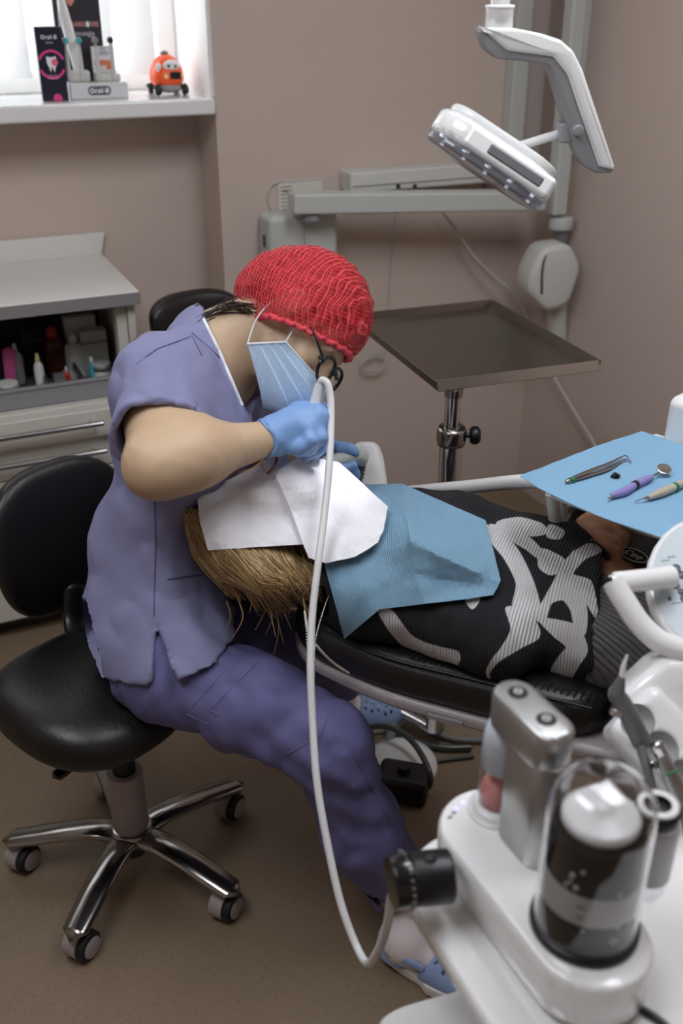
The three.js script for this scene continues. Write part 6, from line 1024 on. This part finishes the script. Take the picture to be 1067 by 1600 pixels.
// ---------------------------------------------------------------- foreground: powder-jet unit on its white cart
{
  const y0 = 0.85, A = UY(772, 1288, y0), B = UY(922, 1462, y0), ax = B.clone().sub(A).normalize(), L = A.distanceTo(B), r = 0.064, hB = 0.062, yc = y0 - hB - 0.008;
  const stad = (l, w, e = 0) => { const s = new THREE.Shape(), q = w; s.moveTo(0, -q); s.lineTo(l, -q); s.absarc(l, 0, q, -Math.PI / 2, Math.PI / 2); s.lineTo(0, q); s.absarc(0, 0, q, Math.PI / 2, Math.PI * 1.5); return s; };
  const flat = (o, x) => { const z = V(x.x, 0, x.z).normalize(); return frame(o, z, V(z.z, 0, -z.x), Y); };   // shape plane level, extrusion upward
  const ext = (sh, h, bev, o, x) => extr(sh, h, bev, flat(o, x), 4);
  const t = thing('powder_jet_unit', 'glossy white powder polishing unit with silver tower and powder chamber', 'polishing unit', V((A.x + B.x) / 2, yc, (A.z + B.z) / 2));
  obj('body', ext(stad(L, r), hB, 0.01, V(A.x, y0 - hB, A.z), ax), M.whiteGloss, t);
  for (const [f, s] of [[0.05, -1], [0.95, -1], [0.05, 1], [0.95, 1]]) { const p = A.clone().lerp(B, f).addScaledVector(V(ax.z, 0, -ax.x), s * 0.04); obj('foot', rod(V(p.x, yc, p.z), V(p.x, y0 - hB + 0.004, p.z), 0.01), M.rubber, t); }
  for (const [x, y] of [[713, 1263], [723, 1254], [736, 1246]]) { const p = UY(x, y, y0 + 0.0005); obj('indicator', rbox(0.006, 0.0012, 0.005, 0.0005, frameXY(p, ax, Y), 1), M.indicator, t); }
  for (const [x, y] of [[703, 1277], [709, 1270]]) obj('symbol', rbox(0.004, 0.0008, 0.006, 0.0003, frameXY(UY(x, y, y0 + 0.0003), ax, Y), 1), M.grey, t);
  // tower
  const tc = UY(826, 1322, y0), tw = 0.0225, hT = 0.145;
  const back = ax.clone().negate();
  const col = obj('tower', ext(stad(0.036, tw), hT, 0.004, V(tc.x, y0 - 0.002, tc.z).addScaledVector(back, 0.02), ax), M.silver, t, 'silver tower');
  obj('tower_head', ext(stad(0.062, tw + 0.002), 0.05, 0.009, V(tc.x, y0 + hT - 0.012, tc.z).addScaledVector(back, 0.05), ax), M.silver, t);
  const top = y0 + hT + 0.038;
  for (const k of [0.046, -0.004]) { const p = V(tc.x, top, tc.z).addScaledVector(back, k); const b = obj('button', lathe([[0, 0], [0.0108, 0], [0.0108, 0.0012], [0.0098, 0.002], [0, 0.002]], new THREE.Matrix4().setPosition(p.clone().add(V(0, -0.0006, 0))), 28), M.black, t); obj('button_ring', lathe([[0.0025, 0.0018], [0.0048, 0.0018], [0.0048, 0.0026], [0.0025, 0.0026]], new THREE.Matrix4().setPosition(p), 24), M.greyWhite, b); }
  // small bottle under the tower head
  const bc = V(tc.x, y0, tc.z).addScaledVector(back, 0.064);
  const at = (o) => new THREE.Matrix4().setPosition(o);
  obj('bottle_seat', lathe([[0, 0], [0.034, 0], [0.034, 0.003], [0.026, 0.005], [0.026, 0.014], [0, 0.014]], at(bc)), M.white, t);
  obj('bottle_liquid', lathe([[0, 0.014], [0.021, 0.014], [0.021, 0.03], [0.018, 0.044], [0.008, 0.05], [0, 0.05]], at(bc)), M.pink, t, 'salmon pink bottle tip');
  obj('bottle', lathe([[0.0235, 0.014], [0.0235, 0.06], [0.0235, 0.11], [0.019, 0.13], [0.014, 0.14]], at(bc)), M.plasticClear, t, 'clear bottle');
  obj('bottle_sleeve', lathe([[0, 0.068], [0.0222, 0.068], [0.0222, 0.108], [0.018, 0.128], [0, 0.13]], at(bc)), std(0xdfe4ea, 0.35), t);
  // powder chamber
  const pc = UY(912, 1442, y0);
  obj('chamber_foot', lathe([[0, 0], [0.056, 0], [0.056, 0.006], [0.053, 0.012], [0, 0.012]], at(pc), 56), M.black, t);
  const ch = obj('powder_chamber', lathe([[0.0525, 0.01], [0.0525, 0.15], [0.05, 0.17], [0.042, 0.185], [0.026, 0.194], [0, 0.196], [0, 0.1935], [0.0255, 0.1915], [0.0405, 0.183], [0.0478, 0.169], [0.0502, 0.15], [0.0502, 0.01]], at(pc), 64), M.thickGlass, t, 'clear domed chamber');
  obj('powder_fill', lathe([[0, 0.012], [0.0465, 0.012], [0.0465, 0.056], [0, 0.056]], at(pc), 56), M.powder, ch, 'black lower filling');
  obj('white_band', lathe([[0.046, 0.05], [0.0485, 0.05], [0.0485, 0.086], [0.046, 0.086]], at(pc), 56), std(0xdadcdc, 0.4), ch, 'pale band with level marks');
  const dir = camera.position.clone().sub(pc).setY(0).normalize(), sd = V(dir.z, 0, -dir.x);
  for (const [k, h, w] of [[0.06, 0.075, 0.008], [0.06, 0.061, 0.006]]) { const d = dir.clone().addScaledVector(sd, -0.1).normalize(); obj('level_mark', rbox(w, 0.003, 0.0008, 0.0003, frameXY(V(pc.x, y0 + h, pc.z).addScaledVector(d, 0.0488), V(d.z, 0, -d.x), Y), 1), M.grey, ch); }
  obj('upper_filling', lathe([[0, 0.082], [0.0465, 0.082], [0.0465, 0.135], [0.042, 0.142], [0, 0.142]], at(pc), 56), M.powder, ch, 'black upper filling');
  const lid = obj('inner_lid', lathe([[0, 0.142], [0.036, 0.142], [0.038, 0.145], [0.038, 0.15], [0.034, 0.154], [0.012, 0.157], [0.01, 0.163], [0, 0.163]], at(pc), 48), M.white, ch);
  seed = 5; const drops = []; for (let i = 0; i < 14; i++) { const a = rr(-0.9, 0.9), h = rr(0.02, 0.12), d = dir.clone().multiplyScalar(Math.cos(a)).addScaledVector(sd, Math.sin(a)); const g = new THREE.SphereGeometry(rr(0.0016, 0.004), 10, 8); g.translate(pc.x + d.x * 0.0468, y0 + h, pc.z + d.z * 0.0468); drops.push(g); } obj('bubbles', drops, std(0xd8dcdf, 0.2), ch, 'pale bubbles').userData.kind = 'stuff';
  // second chamber behind
  const qc = UY(1003, 1392, y0);
  const b2 = obj('water_bottle', lathe([[0, 0.0], [0.017, 0.0], [0.022, 0.012], [0.0225, 0.03]], at(qc), 40), M.plasticClear, t, 'clear bottle end');
  obj('bottle_jacket', lathe([[0.0, 0.03], [0.0245, 0.03], [0.0255, 0.1], [0.022, 0.108], [0, 0.108]], at(qc), 40), std(0xc9cdd2, 0.3), b2); obj('collar', lathe([[0, 0.106], [0.0225, 0.106], [0.0225, 0.12], [0, 0.12]], at(qc), 40), M.black, b2); obj('top_ring', lathe([[0.013, 0.12], [0.02, 0.12], [0.02, 0.124], [0.013, 0.124]], at(qc), 40), M.white, b2);
  // coupling at the side
  const k0 = U(706, 1368, 1.09), k1 = U(640, 1374, 1.085), k2 = U(610, 1380, 1.08);
  const cp = thing('hose_connector', 'black cylindrical hose connector on the side of the polishing unit', 'connector', k1);
  obj('barrel', rod(k0, k1, 0.0295), M.black, cp); obj('end_cap', rod(k1, k2, 0.0305, 0.029, 32, 0.2), M.blackGloss, cp);
  const kn = []; const kd = k2.clone().sub(k1).normalize(), e1 = kd.clone().cross(Y).normalize(), e2 = e1.clone().cross(kd); for (let i = 0; i < 24; i++) { const a = i / 24 * 6.283, o = k1.clone().lerp(k2, 0.2).addScaledVector(e1, Math.cos(a) * 0.0305).addScaledVector(e2, Math.sin(a) * 0.0305); const g = new THREE.SphereGeometry(0.0018, 8, 6); g.translate(o.x, o.y, o.z); kn.push(g); } obj('knurling', kn, M.midGrey, cp);
  const gp = k0.clone().lerp(k1, 0.55).addScaledVector(e2, 0.0225); const gr = new THREE.SphereGeometry(1, 18, 12); gr.scale(0.011, 0.011, 0.009); gr.translate(gp.x, gp.y, gp.z); obj('release_button', gr, M.rubber, cp);
  // cart
  const ct = thing('instrument_cart', 'white instrument cart carrying the polishing unit in front of the chair', 'cart', V(B.x + 0.1, 0, B.z + 0.1));
  const sh = (pts, y, rr2) => { const o = UY(pts[0][0], pts[0][1], y), q = pts.map(p => { const w = UY(p[0], p[1], y).sub(o); return [w.x, -w.z]; }); return [roundedShape(q, rr2), new THREE.Matrix4().makeBasis(V(1, 0, 0), V(0, 0, -1), Y).setPosition(o)]; };
  const slab = (pts, y, h, rr2, bev) => { const [s, m] = sh(pts, y, rr2); return extr(s, h, bev, m.clone().multiply(new THREE.Matrix4().makeTranslation(0, 0, -h)), 4); };
  obj('top', slab([[622, 1362], [660, 1315], [760, 1268], [1010, 1240], [1300, 1300], [1400, 1900], [960, 1900], [800, 1660], [640, 1405]], yc, 0.03, 0.035, 0.009), M.whiteGloss, ct);
  obj('lower_shelf', slab([[588, 1592], [620, 1570], [770, 1528], [1000, 1500], [1100, 1800], [800, 1900], [600, 1700]], 0.56, 0.03, 0.03, 0.009), M.whiteGloss, ct);
  const colm = UY(1010, 1560, 0.5); obj('cart_column', rbox(0.1, 0.74, 0.1, 0.02, at(V(colm.x, 0.385, colm.z))), M.white, ct);
  for (let i = 0; i < 4; i++) { const a = i * Math.PI / 2 + 0.5, e = V(colm.x + Math.cos(a) * 0.24, 0.05, colm.z + Math.sin(a) * 0.24); obj('base_leg', tube([V(colm.x, 0.06, colm.z), e], 0.02, 4, 12), M.white, ct); obj('castor', rod(V(e.x - 0.012, 0.028, e.z), V(e.x + 0.012, 0.028, e.z), 0.028), M.rubber, ct); }
  one('power_lead', 'black cable lying on the cart top beside the polishing unit', 'cable', tube([UY(1000, 1575, yc + 0.004), UY(1035, 1598, yc + 0.004), UY(1075, 1640, yc + 0.004)], 0.004, 14, 8), M.black);
}
// ---------------------------------------------------------------- foot control and cables on the floor
{
  const c = UY(626, 1184, 0.03), f = UY(640, 1228, 0.03), t = thing('foot_control', 'white domed foot control with black pedal housing on the floor', 'foot control', V(c.x, 0, c.z));
  const cz = frameXY(V(c.x, 0, c.z), RT, Y);
  obj('dome', lathe([[0, 0], [0.09, 0], [0.092, 0.008], [0.086, 0.022], [0.06, 0.036], [0.025, 0.042], [0, 0.043]], new THREE.Matrix4().makeScale(1, 1, 1).setPosition(V(c.x, 0, c.z))), M.white, t);
  const b = UY(630, 1236, 0.02);
  obj('pedal_housing', rbox(0.12, 0.075, 0.085, 0.015, frameXY(V(b.x, 0.0375, b.z).addScaledVector(FH, 0.01), RT.clone().addScaledVector(FH, -0.25).setY(0), Y)), M.black, t, 'black pedal housing');
  obj('pedal_knob', rod(V(b.x + 0.005, 0.07, b.z - 0.01), V(b.x + 0.005, 0.09, b.z - 0.01), 0.016), M.rubber, t);
  obj('guard_bar', tube([UY(571, 1150, 0.02), UY(575, 1138, 0.06), UY(600, 1135, 0.08), UY(632, 1148, 0.09), UY(656, 1175, 0.08), UY(672, 1212, 0.06), UY(670, 1228, 0.03), UY(662, 1230, 0.02)], 0.0075, 60, 12), M.hoseDark, t, 'dark bent guard bar');
  const cab = (pts, r, mat, lab) => one('floor_cable', lab, 'cable', tube(pts.map(p => UY(p[0], p[1], p[2])), r, 50, 10), mat);
  cab([[560, 1068, 0.1], [585, 1105, 0.05], [612, 1140, 0.02], [650, 1158, 0.012], [690, 1168, 0.012], [735, 1168, 0.012]], 0.009, M.hoseDark, 'thick dark hose crossing the floor behind the foot control');
  cab([[636, 1100, 0.03], [655, 1122, 0.02], [680, 1145, 0.012], [720, 1156, 0.012], [760, 1156, 0.012]], 0.008, M.hoseGrey, 'grey hose curving on the floor under the chair shell');
  cab([[676, 1190, 0.006], [700, 1187, 0.006], [740, 1182, 0.006]], 0.005, M.hoseDark, 'thin dark cable ending at the chair base');
  cab([[632, 1098, 0.06], [618, 1118, 0.03], [610, 1150, 0.02], [608, 1170, 0.02]], 0.014, M.hoseGrey, 'thick pale grey suction hose behind the white dome');
  const hose = [U(545, 960, 1.78), U(500, 990, 1.8), U(520, 1030, 1.85), U(560, 1062, 1.95)]; 
  one('thin_tube', 'thin translucent tube dangling beside the bib chain', 'tube', tube([U(476, 955, 1.66), U(482, 990, 1.65), U(497, 1012, 1.66), U(520, 1035, 1.69), U(545, 1052, 1.71)], 0.0022, 40, 8), M.cable);
}
renderer.render(scene, camera);
